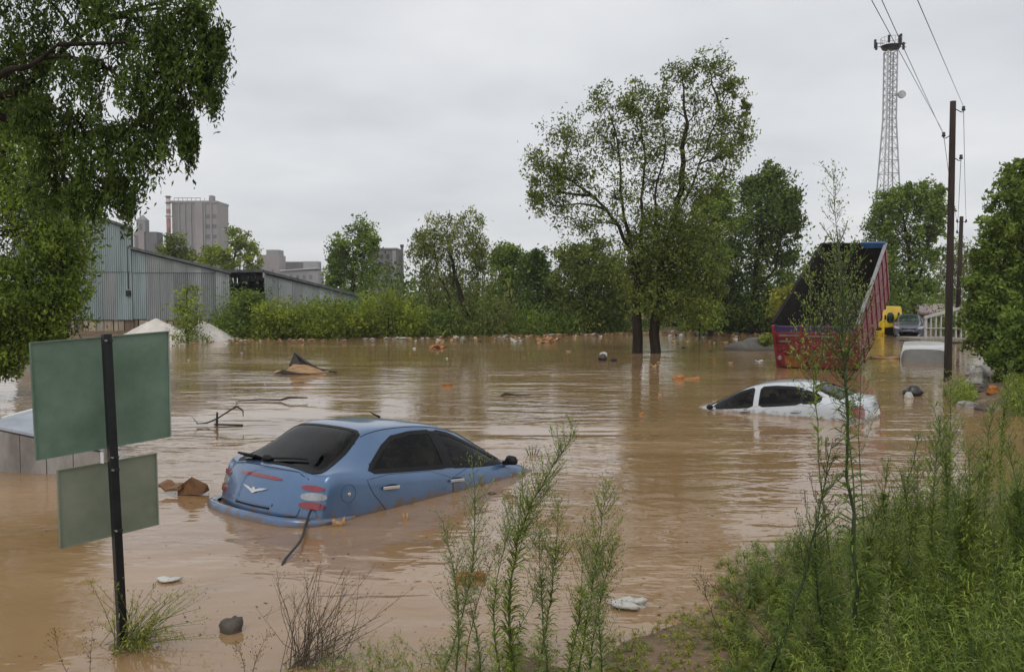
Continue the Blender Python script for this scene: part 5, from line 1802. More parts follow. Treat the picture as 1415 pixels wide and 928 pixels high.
mb.tube([p + np.array([-48 * mm, 0, 1 * mm]), p + np.array([-20 * mm, .1, 3 * mm]), p + np.array([10 * mm, .1, 2 * mm]), p + np.array([24 * mm, .0, 6 * mm]), p + np.array([48 * mm, .1, 5 * mm])], [.012, .018, .024, .03, .012], 6)
tag(mb.build('floating_log', DWOOD), 'long thin dark stick floating just beyond the forked dead branch', 'branch')

bx2 = empty('broken_crate', G(262, 678), 'torn brown cardboard box half afloat between the signs and blue car', 'box')
p = G(263, 684)
mm = M(p[1])
mb = MB()
mb.add([p + np.array(q) * mm for q in ((-18, 0, 0), (18, -4, 2), (22, 14, 4), (-10, 16, 2), (-16, -4, 12), (4, -4, 27), (22, 6, 14), (-6, 10, 16))], [(0, 1, 5, 4), (1, 2, 6, 5), (2, 3, 7, 6), (3, 0, 4, 7), (4, 5, 6, 7)])
mb.build('carton', CARD, bx2)
mb = MB()
curled_sheet(mb, p + np.array([-26, 10, 6]) * mm, 40 * mm, .2, .06, 8, -.3)
mb.build('torn_flap', CARD, bx2)
afloat('rock', 'rock', 'dark jagged stone poking out of the shallow water right of the sign plants', 318, 872, lambda mb, p, m_: (mb.lump(p + (0, 0, .01), (.078, .07, .075), 31, .35, 12, 8), STONE)[1])
afloat('plastic_bag', 'bag', 'crumpled white plastic bag at the shore right of the tall weeds', 866, 838, lambda mb, p, m_: (mb.lump(p + (-.03, 0, .02), (.085, .07, .045), 41, .6, 18, 12), mb.lump(p + (.075, .01, .025), (.055, .05, .045), 42, .6, 16, 10), BAGW)[2])
afloat('plastic_bag', 'bag', 'small white bag drifting near the plants at the sign foot', 233, 803, lambda mb, p, m_: (mb.lump(p + (0, 0, .01), (.07, .05, .03), 43, .6, 16, 10), BAGW)[1])
afloat('wooden_block', 'driftwood', 'orange-brown wood block floating between the two middle weeds', 650, 800, lambda mb, p, m_: (mb.box(p + (0, 0, .015), (40 * m_, .12, .07), Matrix.Rotation(.15, 3, 'Z')), ORANGE)[1])
afloat('orange_float', 'float', 'bright orange plastic board afloat between the tree trunks and white car', 948, 524, lambda mb, p, m_: (curled_sheet(mb, p, 36 * m_, .35, .03, 12, .0, th=.05), mb.lump(p + (-9 * m_, 0, .05), (7 * m_, .15, .08), 3, .2), BRICKO)[2])
afloat('black_bag', 'bag', 'black and white rubbish bag lying at the water edge left of the pole', 1260, 546, lambda mb, p, m_: (mb.lump(p + (0, 0, .07), (11 * m_, .22, .15), 51, .3, 12, 8), BLKBAG)[1])
afloat('sack', 'bag', 'small white sack half under the black rubbish bag', 1253, 549, lambda mb, p, m_: (mb.lump(p + (0, -.1, .04), (5 * m_, .12, .10), 52, .3), BAGW)[1])
afloat('orange_float', 'float', 'orange-yellow plank floating in front of the yellow truck', 1223, 495, lambda mb, p, m_: (curled_sheet(mb, p, 36 * m_, .5, .02, 13, 0, th=.05), BRICKO)[1])
afloat('dark_bundle', 'bundle', 'dark bundle with a pale top drifting left of the flooded trunks', 832, 498, lambda mb, p, m_: (mb.lump(p + (0, 0, .06), (7 * m_, .2, .2), 54, .35), DWOOD)[1])
afloat('foam_block', 'litter', 'pale foam lump resting on the dark drifting bundle', 834, 490, lambda mb, p, m_: (mb.lump(p + (0, .05, .03), (5 * m_, .12, .1), 55, .3), BAGW)[1])
afloat('dark_bundle', 'bundle', 'small dark clod drifting just right of the pale-topped bundle', 848, 499, lambda mb, p, m_: (mb.lump(p + (0, 0, .04), (4 * m_, .12, .12), 56, .35), DWOOD)[1])
afloat('plank', 'driftwood', 'reddish wood scrap in the middle of the flood below the willow', 618, 533, lambda mb, p, m_: (mb.box(p + (0, 0, .03), (14 * m_, .1, .07), Matrix.Rotation(.1, 3, 'Z')), ORANGE)[1])
afloat('stick', 'branch', 'crooked dark stick floating in the sky reflection left of the trunks', 712, 547, lambda mb, p, m_: (mb.tube([p + np.array([-20 * m_, 0, .0]), p + np.array([-14 * m_, 0, .06]), p + np.array([0, .05, .02]), p + np.array([20 * m_, 0, .02])], [.02, .035, .02, .012], 5), DWOOD)[1])
afloat('clod', 'litter', 'yellow leaf clump floating beside the blue car bumper', 468, 726, lambda mb, p, m_: (curled_sheet(mb, p, .13, .07, .03, 61, .2), TAN)[1])
afloat('clod', 'litter', 'pale scrap floating in front of the blue car door', 560, 718, lambda mb, p, m_: (curled_sheet(mb, p, .06, .05, .02, 62, .2), TAN)[1])
afloat('clod', 'litter', 'dark scrap floating in front of the blue car front window', 680, 682, lambda mb, p, m_: (mb.lump(p, (.05, .04, .025), 63, .3), DWOOD)[1])
afloat('grass_clump', 'litter', 'small dark grass clump drifting beyond the blue car bonnet', 736, 628, lambda mb, p, m_: ([mb.tube([p + np.array([a * .03, 0, 0]), p + np.array([a * .06, 0, .12 + .03 * (k % 2)])], [.01, .003], 3) for k, a in enumerate((-2, -1, 0, 1, 2))], DWOOD)[1])
afloat('scrap', 'litter', 'small red scrap on the water below the flooded trunks', 886, 572, lambda mb, p, m_: (mb.lump(p, (.06, .05, .04), 64, .3), BRICKO)[1])
afloat('frame_scrap', 'litter', 'pale square scrap drifting left of the red truck bed', 1049, 500, lambda mb, p, m_: (curled_sheet(mb, p, 10 * m_, .2, .05, 65, 0), BAGW)[1])
# heap on the right spit
for k, (u, v, a, h_, mt, lab) in enumerate(((1352, 535, 14, .26, STONEP, 'largest pale rubble lump on the spit right of the pole'), (1366, 528, 10, .2, STONEP, 'second pale rubble lump leaning on the largest one'), (1345, 524, 9, .18, STONEP, 'pale rubble lump at the back of the spit heap'),
                                            (1358, 543, 8, .12, STONE, 'dark stone under the front of the pale rubble'), (1338, 556, 16, .10, STONEP, 'flat grey slab piece lying on the muddy spit edge'), (1362, 560, 12, .12, STONE, 'brown earth clod beside the flat grey slab piece'), (1372, 548, 8, .14, ORANGE, 'rusty brown lump right of the rubble heap'))):
    p = G(u, v, .1)
    m_ = M(p[1])
    p[2] = gz(p[0], p[1]) + h_ * .4
    tag(MB().lump(p, (a * m_, a * m_ * .9, h_), 90 + k, .3, 11, 7).build('rubble', mt), lab, 'rubble')
# litter line along the far bank
g = np.random.default_rng(17)
LIT = [(BAGW, 'white'), (TAN, 'tan'), (CARD, 'brown'), (BRICKO, 'orange'), (DWOOD, 'dark')]
zones = [(330, 560, 463, 471), (560, 700, 464, 473), (700, 860, 460, 472), (930, 1060, 458, 480), (560, 840, 472, 500), (940, 1060, 478, 500), (240, 420, 472, 500), (860, 1040, 500, 560)]
for k in range(125):
    z = zones[int(g.choice(8, p=[.16, .2, .24, .18, .09, .06, .03, .04]))]
    u, v = g.uniform(z[0], z[1]), g.uniform(z[2], z[3])
    p = G(u, v)
    if gz(p[0], p[1]) > -.02:
        continue
    mt, cn_ = LIT[int(g.choice(5, p=[.34, .30, .16, .06, .14]))]
    w_ = g.uniform(1.6, 5) * M(p[1])
    mb = MB()
    if g.uniform() < .5:
        curled_sheet(mb, p, w_ * 1.6, w_ * 1.5, .05, k, g.uniform(-.5, .5))
    else:
        mb.lump(p + (0, 0, .02), (w_ * .6, w_ * .6, w_ * g.uniform(.2, .45)), k, .3, 8, 5)
    tag(mb.build('floating_litter', mt), f'small {cn_} piece of litter floating along the far bank', 'litter', f'{cn_} litter along the far bank')
for k, (u, v, w_, mt, lab) in enumerate(((604, 481, 16, BRICKO, 'red-orange heap of scraps afloat in front of the willow'), (755, 470, 26, BRICKO, 'long reddish raft of scraps at the far bank under the olive bush'), (752, 474, 18, TAN, 'pale board floating on the reddish raft of scraps'), (970, 463, 16, DWOOD, 'dark driftwood tangle on the far shore right of the trunks'))):
    p = G(u, v)
    m_ = M(p[1])
    mb = MB()
    for q in range(7):
        curled_sheet(mb, p + np.array([(q - 3) * w_ * m_ / 6, g.uniform(-.6, .6), .02 * (q % 3)]), w_ * m_ * .4, .5, .08, k * 10 + q, g.uniform(-.6, .6))
    tag(mb.build('scrap_raft', mt), lab, 'litter')

# ------------------------------------------------------------------ ground cover of the far bank
for fseed, fnum, fmat, fh, fsz in ((91, 900, 'mid', .75, .22), (92, 420, 'weed', .45, .17), (93, 300, 'dark', .9, .22)):
    g = np.random.default_rng(fseed)
    cl, sds = [], []
    cu = g.uniform(300, 1345, 60000)
    cdd = g.uniform(45, 68, 60000)
    cx2, cy2 = (cu - 707.5) / FPX * cdd, cdd
    cs = sdist(cx2, cy2, FARP)
    ok = np.where((cs > -.35) & (cs < 6) & (g.uniform(0, 1, 60000) < np.exp(-np.maximum(cs, 0) * .35)) & ~((cu > 1205) & (cu < 1300) & (cdd < 60)) & ~((cu > 860) & (cu < 945) & (g.uniform(0, 1, 60000) < .75)))[0]
    for k in ok[:fnum]:
        cl.append((cx2[k], cy2[k], gz(cx2[k], cy2[k]) + abs(g.normal(0, fh))))
        sds.append(g.uniform(.22, .55))
    fm = crown_mesh('far_undergrowth', np.array(cl), np.array(sds), 60, fsz, g, .35, -.6)
    tag(link('far_undergrowth', fm, None, [LM[fmat]]), kind='stuff')

# ------------------------------------------------------------------ tall weeds of the near bank


def strip_leaves(base, d, L, W, g, droop):
    """narrow two-piece leaves that leave the stem along d and hang at the tip"""
    s_ = unit(np.cross(d, np.array([0, 0, 1.0]) + .25 * g.normal(size=d.shape)))
    L = L[:, None]
    W = W[:, None]
    mid = base + d * L * .55
    tip = base + d * L + np.array([0, 0, -1.0]) * L * droop[:, None]
    v = np.stack([base - s_ * W * .2, base + s_ * W * .2, mid + s_ * W * .5, mid - s_ * W * .5, tip + s_ * W * .08, tip - s_ * W * .08], 1).reshape(-1, 3)
    i = np.arange(len(base))[:, None] * 6
    q = np.concatenate([i + np.array([[0, 1, 2, 3]]), i + np.array([[3, 2, 4, 5]])], 0)
    return v, q


def weed(label, base, tip, seed, leaf='weed', head='weed_pale', r0=.0065, nleaf=120, leafL=.085, leafW=.010, plume=.45, nbr=26, brL=.20, group=None, bare=0.0, bow=.05, stem=None, heads=True, name='tall_weed', headsize=.006, leafang=.75):
    g = np.random.default_rng(seed)
    base, tip = np.asarray(base, float), np.asarray(tip, float)
    H = np.linalg.norm(tip - base)
    side = unit(np.cross(tip - base, g.normal(size=3)))
    bow = bow * g.uniform(.4, 2.6)
    n = 14
    ts = np.linspace(0, 1, n)[:, None]
    line = base + (tip - base) * ts + side * bow * H * np.sin(PI * ts) + g.normal(size=(n, 3)) * .003 * H * (ts > 0)
    root = empty(name, base, label, 'weed', group)
    mb = MB()
    mb.tube(line, np.linspace(r0, r0 * .22, n), 5)
    ax = unit(tip - base)

    def at(t):
        f = np.clip(t, 0, 1) * (n - 1)
        i = np.minimum(f.astype(int), n - 2)
        return line[i] + (line[i + 1] - line[i]) * (f - i)[:, None]

    def outward(k, up):
        """directions spiralling around the stem"""
        ph = np.arange(k) * 2.4 + g.normal(0, .4, k)
        e1 = unit(np.cross(ax, [.3, .9, .1]))
        e2 = np.cross(ax, e1)
        return unit(np.cos(ph)[:, None] * e1 + np.sin(ph)[:, None] * e2 + ax * (up + g.normal(0, .12, k))[:, None])

    VB, QB, TB = [], [], []
    nv = 0

    def addl(v, q, mean):
        nonlocal nv
        VB.append(v)
        QB.append(q + nv)
        nv += len(v)
        t_ = np.clip(g.normal(mean, .2, len(v) // 6), 0, 1)
        TB.append(np.concatenate([t_, t_]))

    k = nleaf
    t = np.sort(g.uniform(bare, 1 - plume * .55, k))
    up = np.full(k, leafang)
    L = leafL * (1.15 - .6 * t) * g.uniform(.6, 1.25, k)
    v, q = strip_leaves(at(t), outward(k, up), L, leafW * g.uniform(.7, 1.2, k), g, .18 + .3 * g.uniform(0, 1, k))
    addl(v, q, .45)
    hc, hd = [], []
    if nbr:
        tb = np.sort(g.uniform(1 - plume, .99, nbr))
        ob = outward(nbr, np.full(nbr, 1.25))
        st = at(tb)
        for i in range(nbr):
            l_ = brL * (1.15 - (tb[i] - (1 - plume)) / plume * .8) * g.uniform(.6, 1.2)
            e = st[i] + ob[i] * l_ + ax * l_ * .18
            m_ = st[i] + ob[i] * l_ * .5
            mb.tube([st[i], m_, e], [r0 * .26, r0 * .2, r0 * .1], 3, False)
            nl = int(4 + l_ / .032)
            tt = g.uniform(.1, 1, nl)[:, None]
            pp = st[i] + (e - st[i]) * tt
            dd = unit(ob[i] + .7 * g.normal(size=(nl, 3)) + ax * .5)
            v, q = strip_leaves(pp, dd, leafL * .30 * g.uniform(.5, 1.3, nl), leafW * .5 * g.uniform(.7, 1.2, nl), g, np.full(nl, .1))
            addl(v, q, .6)
            if heads:
                nh = int(4 + l_ / .016)
                th_ = g.uniform(.35, 1.05, nh)[:, None]
                off = g.normal(size=(nh, 3)) * .022 * (1 + l_ * 2)
                off[:, 2] = np.abs(off[:, 2])
                hp_ = st[i] + (e - st[i]) * th_ + off
                hc.append(hp_)
                hd.append(unit(ax + .5 * g.normal(size=(nh, 3))))
                for j in range(0, nh, 2):
                    mb.tube([st[i] + (e - st[i]) * max(0, th_[j, 0] - .12), hp_[j]], r0 * .07, 3, False)
    mb.build('stem', stem or STEM, root, True)
    lm = npmesh('foliage', np.vstack(VB), np.vstack(QB), True, np.concatenate(TB))
    lm.transform(Matrix.Translation(-Vector(base)))
    link('foliage', lm, root, [LM[leaf]])
    if hc:
        c = np.vstack(hc)
        dd = np.vstack(hd)
        L = headsize * g.uniform(.8, 1.6, len(c))
        v1, q1 = leaf_quads(c, dd, L * 1.6, L, g)
        v2, q2 = leaf_quads(c, dd, L * 1.6, L, g)
        hm = npmesh('flower_heads', np.vstack([v1, v2]), np.vstack([q1, q2 + len(v1)]), False, np.clip(g.normal(.5, .25, len(c) * 2), 0, 1))
        hm.transform(Matrix.Translation(-Vector(base)))
        tag(link('flower_heads', hm, root, [LM[head]]), kind='stuff')
    return root


def bankpt(u, d):
    p = P(u, 900, d)
    p[2] = gz(p[0], p[1]) - .02
    return p


def W(label, u0, d0_, u1, v1, seed, dd=0.0, **k):
    """weed rooted on the bank d0 metres away below pixel column u0, its tip seen at (u1, v1)"""
    return weed(label, bankpt(u0, d0_), P(u1, v1, d0_ + dd), seed, **k)


W('main tall weed in the lower middle, thickest and leafiest of its clump', 712, 5.1, 800, 592, 1, .12, nleaf=420, r0=.010, nbr=64, brL=.27, plume=.56, leafL=.125, leafW=.012)
W('slim weed leaning close along the right of the main middle weed', 738, 5.15, 772, 690, 2, nleaf=210, nbr=30, brL=.20, leafL=.10)
W('tall pale weed in front of the blue car window', 606, 5.15, 652, 628, 3, .05, leaf='weed_pale', nleaf=190, nbr=44, brL=.24, plume=.66, leafL=.11, head='yellow')
W('weed right of the main clump with a yellowish bushy top', 795, 5.15, 838, 668, 4, .05, nleaf=280, nbr=50, brL=.24, plume=.55, head='yellow', leafL=.11)
W('short weed in front of the yellow-topped middle weed', 770, 4.95, 806, 745, 5, nleaf=240, nbr=28, brL=.20, plume=.5, leafL=.11)
W('thin dark-tipped weed stalk curving up beside the floating wood block', 640, 5.2, 690, 752, 6, leaf='dry', head='dry', nleaf=30, nbr=8, brL=.10, plume=.3, stem=STEMB, r0=.004)
W('thin weed with few leaves between the two middle clumps', 690, 5.2, 772, 775, 7, leaf='weed_pale', nleaf=60, nbr=14, brL=.12, r0=.004)
W('low leafy weed at the foot of the middle clump', 662, 5.1, 640, 800, 8, nleaf=120, nbr=14, brL=.15, plume=.5, r0=.005, leaf='weed_pale')
W('tallest dark stemmed weed standing in front of the white car and truck bed', 1192, 4.7, 1160, 330, 9, .25, leaf='weed_dark', head='weed_pale', nleaf=420, r0=.0135, nbr=44, brL=.30, plume=.34, leafL=.16, leafW=.012, headsize=.007, leafang=.4, bow=.02, stem=STEMD)
W('sparse pale plume rising above the truck bed to the sky', 1186, 4.9, 1150, 238, 10, .35, leaf='weed_pale', head='weed_pale', nleaf=40, r0=.007, nbr=40, brL=.24, plume=.52, leafL=.08, bare=.4, headsize=.007, bow=.015)
W('pale bushy weed head in front of the right half of the truck tailgate', 1205, 4.9, 1190, 400, 11, .2, leaf='weed_pale', head='weed_pale', nleaf=40, r0=.006, nbr=20, brL=.22, plume=.45, bare=.3, headsize=.007, bow=.03)
W('leafy green weed head before the dark inside of the truck bed', 1168, 4.85, 1118, 372, 12, .3, leaf='weed', nleaf=70, r0=.006, nbr=34, brL=.22, plume=.36, leafL=.10, leafW=.018, bare=.35, bow=.02)
W('dark leaning weed crossing the water left of the tallest weed', 1046, 4.7, 1150, 610, 13, .1, leaf='weed_dark', nleaf=260, r0=.0115, nbr=26, brL=.26, plume=.62, leafL=.13, leafW=.011, head='dry', leafang=.35, stem=STEMD)
W('dark weed branch leaning right above the thicket', 1196, 5.6, 1272, 598, 14, .3, leaf='weed_dark', nleaf=380, r0=.009, nbr=16, brL=.13, plume=.4, leafL=.10, leafW=.010, stem=STEMD)
W('leaning brown stalk with dry seed heads at the thicket edge', 1090, 5.2, 975, 800, 15, leaf='dry', head='dry', nleaf=30, r0=.005, nbr=12, brL=.16, plume=.5, stem=STEMB)
W('broken stalk with a dry brown tip left of the green thicket', 1020, 5.4, 968, 790, 16, leaf='dry', head='dry', nleaf=20, r0=.005, nbr=8, brL=.12, plume=.4, stem=STEMB)
W('dark curved stalk in front of the thicket', 1150, 4.9, 1128, 700, 17, leaf='weed_dark', nleaf=200, nbr=18, brL=.2, plume=.5, r0=.009, leafL=.12, stem=STEMD)
tops = [(1300, 585, 5.4), (1392, 600, 5.0), (1238, 700, 5.2), (1337, 610, 5.0), (1290, 560, 6.6), (1314, 528, 7.2), (1370, 560, 6.0), (1408, 545, 6.6), (1268, 640, 6.0), (1246, 655, 5.7), (1226, 640, 6.4), (1356, 650, 5.3), (1425, 640, 5.2), (1322, 665, 5.1), (1400, 500, 8.2), (1215, 700, 5.5)]
lab = ['broad green weed below the yellowish plume', 'stout green weed at the right edge below the bush', 'short stout weed at the left front of the thicket', 'stout weed in front of the muddy inlet, left of the bushy one', 'yellowish weed plume just left of the pole foot', 'tall weed plume in front of the pole foot', 'tall green weed over the muddy inlet at the right', 'weed plume touching the right edge of the picture',
       'leafy weed in the middle of the thicket top', 'short weed at the left of the thicket top', 'thin weed over the rippled water left of the thicket', 'bushy weed in front of the muddy inlet', 'leafy weed cut by the right edge low down', 'short bushy weed in the heart of the thicket', 'high slim weed at the right-edge bush', 'dark leafy weed at the left corner of the thicket']
for k, ((u, v, dd), lb) in enumerate(zip(tops, lab)):
    W(lb, u - 8 + 14 * math.sin(k * 2.1), dd, u, v, 120 + k, 0, leaf=('weed', 'weed_dark', 'weed')[k % 3], head='weed_pale', nleaf=420, nbr=36, brL=.20, plume=.46, r0=.009, leafL=.12, leafW=.011, bow=.03, heads=k % 3 != 1, group='tall weeds of the right-hand thicket')

gw = np.random.default_rng(71)
made = 0
while made < 46:
    u, dd = gw.uniform(1035, 1440), gw.uniform(4.0, 7.6)
    q_ = bankpt(u, dd)
    if q_[2] < .02:
        continue
    f_ = min(1, max(.35, (u - 980) / 260))
    tipp = q_ + np.array([gw.normal(0, .07), gw.normal(0, .05), gw.uniform(.45, .85) * f_])
    lf = ('weed_dark', 'weed', 'weed_pale')[int(gw.choice(3, p=[.5, .35, .15]))]
    weed('slender weed stem growing inside the dense green thicket on the near bank', q_, tipp, 300 + made, leaf=lf, head='weed_pale', heads=made % 3 == 0, nleaf=200, nbr=int(gw.integers(8, 22)), brL=gw.uniform(.08, .16), plume=gw.uniform(.35, .6), r0=.0045, leafL=gw.uniform(.06, .10), leafW=.008, bow=.04, group='slender weeds inside the thicket')
    made += 1

for k, (u0, d0_, u1, v1, lb) in enumerate(((625, 5.0, 612, 720, 'pale bushy weed left of the blue-window weed'), (700, 4.95, 705, 730, 'leafy weed low on the left of the main middle weed'), (760, 5.0, 745, 720, 'bushy weed tucked behind the main middle weed'), (812, 5.0, 852, 745, 'small bushy weed just left of the white bag'), (835, 4.8, 822, 780, 'short leafy weed at the right end of the middle clump'))):
    W(lb, u0, d0_, u1, v1, 420 + k, 0, leaf=('weed_pale', 'weed')[k % 2], nleaf=190, nbr=30, brL=.18, plume=.55, leafL=.10)

# dead grey stalks in the shallows
g = np.random.default_rng(33)
dp = empty('dry_bush', bankpt(425, 5.45), 'dry grey-brown bush of bare stalks leaning right in the shallows', 'bush')
sb = MB()
hc = []
for k in range(70):
    b_ = bankpt(425, 5.45) + np.array([g.normal(-.02, .09), g.normal(0, .08), 0])
    t_ = P(g.normal(455, 38), g.uniform(775, 880), 5.5 + g.normal(0, .12))
    md = (b_ + t_) / 2 + g.normal(size=3) * .03
    sb.tube([b_, md, t_], [.0032, .0024, .0008], 3, False)
    for j in range(3):
        q = md + (t_ - md) * g.uniform(0, .9)
        e = q + np.array([g.normal(.03, .05), g.normal(0, .04), g.uniform(.02, .10)])
        sb.tube([q, e], [.0014, .0006], 3, False)
        hc.append(e)
sb.build('stalk', STEMB, dp)
hc = np.array(hc)
v, q = leaf_quads(hc, unit(g.normal(size=hc.shape)), np.full(len(hc), .016), np.full(len(hc), .008), g)
hm = npmesh('seed_heads', v, q, False, g.uniform(0, 1, len(hc)))
hm.transform(Matrix.Translation(-dp.location))
tag(link('seed_heads', hm, dp, [LM['dry']]), kind='stuff')
for k, (u0, u1, v1, lb) in enumerate(((112, 76, 878, 'reddish dry twig at the left of the sign foot'), (122, 128, 868, 'second reddish twig close to the sign foot'), (338, 322, 885, 'thin dry stalk sprouting below the dark jagged stone'), (345, 372, 872, 'dry stalk with one seed knob right of the jagged stone'))):
    W(lb, u0, 5.25, u1, v1, 160 + k, 0, leaf='dry', head='dry', nleaf=16, nbr=6, brL=.09, plume=.6, stem=STEMB, r0=.003, leafL=.04)

# spreading yellow-green plant at the foot of the sign
g = np.random.default_rng(35)
b0_ = P(175, 896, 5.72)
b0_[2] = 0.0
sp_ = empty('sprawling_weed', b0_, 'low sprawling yellow-green weed round the foot of the sign post', 'weed')
sb = MB()
VV, QQ, TT, nv = [], [], [], 0
HC = []
for k in range(78):
    u, v = g.normal(212, 46), g.uniform(800, 905)
    if u < 120:
        u = g.uniform(130, 200)
    t_ = P(u, v, 5.72 + g.normal(0, .25))
    t_[2] = max(t_[2], .03)
    st_ = b0_ + np.array([g.normal(0, .06), g.normal(0, .06), 0])
    md = (st_ + t_) / 2 + np.array([0, 0, .05 * g.uniform(0, 1)])
    sb.tube([st_, md, t_], [.003, .0022, .0008], 3, False)
    nl = 16
    tt = g.uniform(.15, 1, nl)[:, None]
    pp = st_ + (t_ - st_) * tt + np.array([0, 0, .03]) * np.sin(PI * tt)
    v_, q_ = strip_leaves(pp, unit(unit(t_ - st_) + .8 * g.normal(size=(nl, 3))), .045 * g.uniform(.5, 1.2, nl), .006 * g.uniform(.7, 1.3, nl), g, np.full(nl, .15))
    VV.append(v_)
    QQ.append(q_ + nv)
    nv += len(v_)
    a_ = np.clip(g.normal(.5, .25, nl), 0, 1)
    TT.append(np.concatenate([a_, a_]))
    HC.append(t_ + g.normal(size=(5, 3)) * .025)
sb.build('stalk', STEM, sp_)
lm = npmesh('foliage', np.vstack(VV), np.vstack(QQ), True, np.concatenate(TT))
lm.transform(Matrix.Translation(-sp_.location))
link('foliage', lm, sp_, [LM['yellow']])
HC = np.vstack(HC)
v, q = leaf_quads(HC, unit(g.normal(size=HC.shape)), np.full(len(HC), .014), np.full(len(HC), .009), g)
lm = npmesh('flower_heads', v, q, False, g.uniform(0, 1, len(HC)))
lm.transform(Matrix.Translation(-sp_.location))
tag(link('flower_heads', lm, sp_, [LM['yellow']]), kind='stuff')

# undergrowth of the near bank: uncountable small stalks, blades and leaves
g = np.random.default_rng(50)


def mass(name, n, region, hfun, leaf, nl, L, Wd, seed, lean=.25, minh=-.03, up=.5):
    g = np.random.default_rng(seed)
    VV, QQ, TT, nv = [], [], [], 0
    cnt = 0
    tries = 0
    while cnt < n and tries < n * 30:
        tries += 1
        u, dd = g.uniform(region[0], region[1]), g.uniform(region[2], region[3])
        p = P(u, 900, dd)
        z = gz_fast(p[0], p[1])
        if z < minh:
            continue
        hgt = hfun(u, dd, g)
        if hgt <= 0:
            continue
        cnt += 1
        p[2] = z - .01
        ln = g.normal(0, lean, 3)
        ax = unit(np.array([ln[0], ln[1], 1.0]))
        k = nl
        t = g.uniform(.0, 1, k)
        st = p + ax * hgt * t[:, None] + np.stack([ln[0] * t * t, ln[1] * t * t, 0 * t], 1) * hgt * .4
        d = unit(g.normal(size=(k, 3)) * np.array([1, 1, .4]) + np.array([0, 0, up]))
        l_ = L * g.uniform(.5, 1.3, k) * (1.2 - .5 * t)
        v, q = strip_leaves(st, d, l_, Wd * g.uniform(.6, 1.3, k), g, .15 + .3 * g.uniform(0, 1, k))
        # the stalk itself
        sidev = unit(np.cross(ax, g.normal(size=3))) * .0022
        e = p + ax * hgt
        vs = np.array([p - sidev, p + sidev, (p + e) / 2 + sidev * .8, (p + e) / 2 - sidev * .8, e + sidev * .2, e - sidev * .2])
        v = np.vstack([v, vs])
        q = np.vstack([q, np.array([[0, 1, 2, 3], [3, 2, 4, 5]]) + len(v) - 6])
        VV.append(v)
        QQ.append(q + nv)
        nv += len(v)
        m_ = g.normal(.45, .2)
        a_ = np.clip(g.normal(m_, .15, k), 0, 1)
        TT.append(np.concatenate([a_, a_, [.3, .3]]))
    return tag(link(name, npmesh(name, np.vstack(VV), np.vstack(QQ), True, np.concatenate(TT)), None, [LM[leaf]]), kind='stuff')


_gxs, _gys = np.arange(-7, 12, .1), np.arange(2.5, 14, .1)
_a, _b = np.meshgrid(_gxs, _gys)
_H = ground_h(_a.ravel(), _b.ravel()).reshape(_a.shape)


def gz_fast(x, y):
    i, j = int((x + 7) / .1), int((y - 2.5) / .1)
    if 0 <= i < _H.shape[1] and 0 <= j < _H.shape[0]:
        return _H[j, i]
    return gz(x, y)


def h_thick(u, d, g):
    f = min(1, max(0, (u - 960) / 180))
    return g.uniform(.16, .34) * f + g.uniform(.25, .6) * min(1, max(0, (u - 1130) / 285)) * f + .03


mass('undergrowth', 1395, (985, 1800, 3.3, 8.4), h_thick, 'weed', 34, .07, .0055, 51)
mass('undergrowth', 1860, (1000, 1800, 3.3, 8.0), lambda u, d, g: h_thick(u, d, g) * .9, 'weed_dark', 34, .08, .006, 52)
mass('undergrowth', 420, (930, 1460, 3.4, 8.4), lambda u, d, g: h_thick(u, d, g) * 1.05, 'weed_pale', 22, .05, .005, 53)
mass('ground_cover', 1500, (830, 1250, 3.2, 6.8), lambda u, d, g: g.uniform(.03, .10), 'yellow', 12, .035, .009, 54, .5, -.02)
mass('ground_cover', 800, (370, 900, 3.9, 5.8), lambda u, d, g: g.uniform(.04, .14), 'weed', 10, .035, .008, 55, .8, -.03)
mass('ground_cover', 200, (430, 640, 5.0, 5.9), lambda u, d, g: g.uniform(.05, .18), 'weed_pale', 10, .03, .006, 56, 1.2, -.09)
mass('spit_grass', 560, (1275, 1480, 15.0, 21), lambda u, d, g: (g.uniform(.2, .65) if u < 1330 else g.uniform(.08, .3)) if not 1338 < u < 1382 else 0, 'weed', 16, .16, .02, 57, .3, -.05)
mass('spit_grass', 200, (1275, 1480, 15.0, 21), lambda u, d, g: g.uniform(.1, .3) if not 1328 < u < 1382 else 0, 'yellow', 16, .14, .016, 58, .3, -.05)

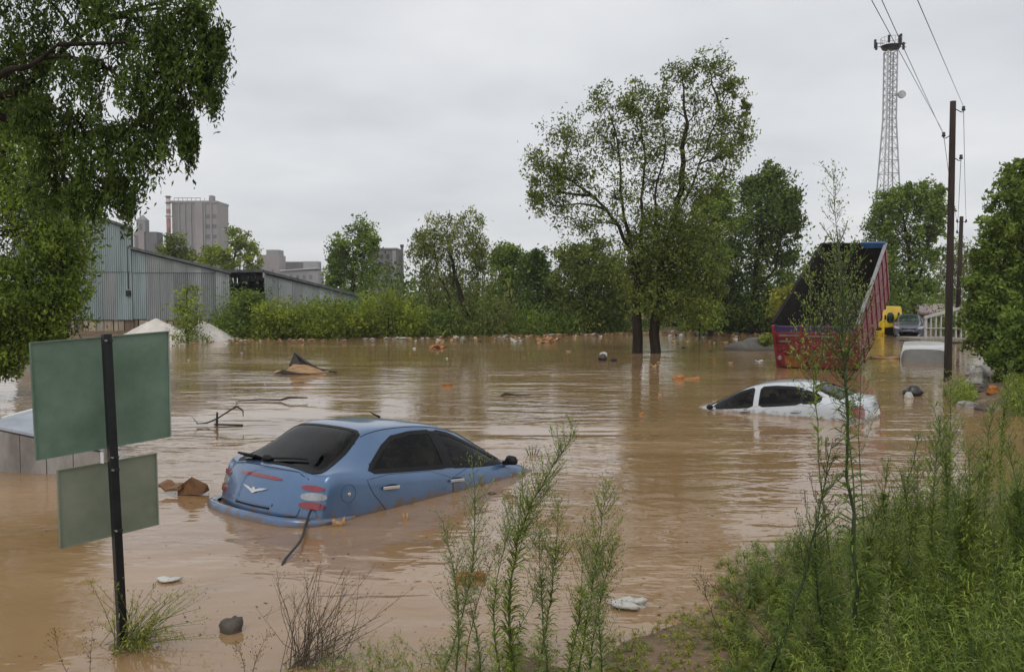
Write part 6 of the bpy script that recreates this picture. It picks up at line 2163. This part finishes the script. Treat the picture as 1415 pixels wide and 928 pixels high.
# litter washed up in a line along the far waterline, too small and too many to count
for nm, mt, fs, num in (('shore_litter', TAN, 1, 420), ('shore_litter', BAGW, 2, 110), ('shore_litter', CARD, 3, 240)):
    g = np.random.default_rng(800 + fs)
    vv, qq, k = [], [], 0
    cu, cdd = g.uniform(240, 1200, 40000), g.uniform(40, 64, 40000)
    cx3 = (cu - 707.5) / FPX * cdd
    cs = sdist(cx3, cdd, FARP)
    ok = np.where((cs < .15) & (cs > -6) & (g.uniform(0, 1, 40000) < np.exp(cs * .75)))[0][:num]
    for q in ok:
        p = np.array([cx3[q], cdd[q], max(.01, gz(cx3[q], cdd[q]) + .01)])
        s_ = g.uniform(.03, .15)
        t_ = g.uniform(-.6, .6)
        c_, d_ = np.array([math.cos(t_), math.sin(t_), 0]) * s_ * g.uniform(1, 2.2), np.array([-math.sin(t_), math.cos(t_), 0]) * s_
        up_ = np.array([0, 0, s_ * g.uniform(.3, 1.0)])
        vv += [p - c_, p + d_, p + c_ + up_ * .4, p - d_ + up_ * .3, p + up_]
        qq += [[k, k + 1, k + 4], [k + 1, k + 2, k + 4], [k + 2, k + 3, k + 4], [k + 3, k, k + 4]]
        k += 5
    tag(link(nm, npmesh(nm, np.array(vv), np.array(qq)), None, [mt]), kind='stuff')

# scum and flecks drifting on the water in loose lines
for nm, mt, fs in (('floating_flecks', TAN, 1), ('floating_flecks', DWOOD, 2)):
    g = np.random.default_rng(700 + fs)
    vv, qq, k = [], [], 0
    for ln in range(46):
        u, v = g.uniform(180, 1260), 470 + 420 * g.uniform(0, 1) ** 1.7
        p0_ = G(u, v)
        n_ = int(g.integers(5, 26))
        a_ = g.normal(.15, .25)
        L_ = g.uniform(.5, 2.6)
        for q in range(n_):
            o_ = g.normal(0, L_)
            p = p0_ + np.array([o_ * math.cos(a_) + g.normal(0, .06), o_ * math.sin(a_) + g.normal(0, .10) + .12 * math.sin(o_ * 2), .004])
            if p[1] < 5.3 or ground_h(np.array([p[0]]), np.array([p[1]]))[0] > -.01:
                continue
            s_ = g.uniform(.003, .010) * (.6 + p[1] * .06)
            t_ = g.uniform(0, 6.3)
            c_, d_ = np.array([math.cos(t_), math.sin(t_), 0]) * s_ * g.uniform(1, 2.6), np.array([-math.sin(t_), math.cos(t_), 0]) * s_
            up_ = np.array([0, 0, s_ * g.uniform(.2, .7)])
            vv += [p - c_, p + d_, p + c_ + up_, p - d_ + up_ * .5]
            qq.append([k, k + 1, k + 2, k + 3])
            k += 4
    tag(link(nm, npmesh(nm, np.array(vv), np.array(qq)), None, [mt]), kind='stuff')

# ------------------------------------------------------------------ damp air
hzm = bpy.data.materials.new('haze')
hzm.use_nodes = True
hn = hzm.node_tree
hn.nodes.clear()
ho_ = hn.nodes.new('ShaderNodeOutputMaterial')
pv_ = hn.nodes.new('ShaderNodeVolumePrincipled')
pv_.inputs['Color'].default_value = (.92, .94, .96, 1)
pv_.inputs['Density'].default_value = 0.0004
hn.links.new(pv_.outputs[0], ho_.inputs['Volume'])
hb = MB().box((0, 420, 38), (1900, 1100, 84))
tag(hb.build('haze', hzm), kind='stuff')
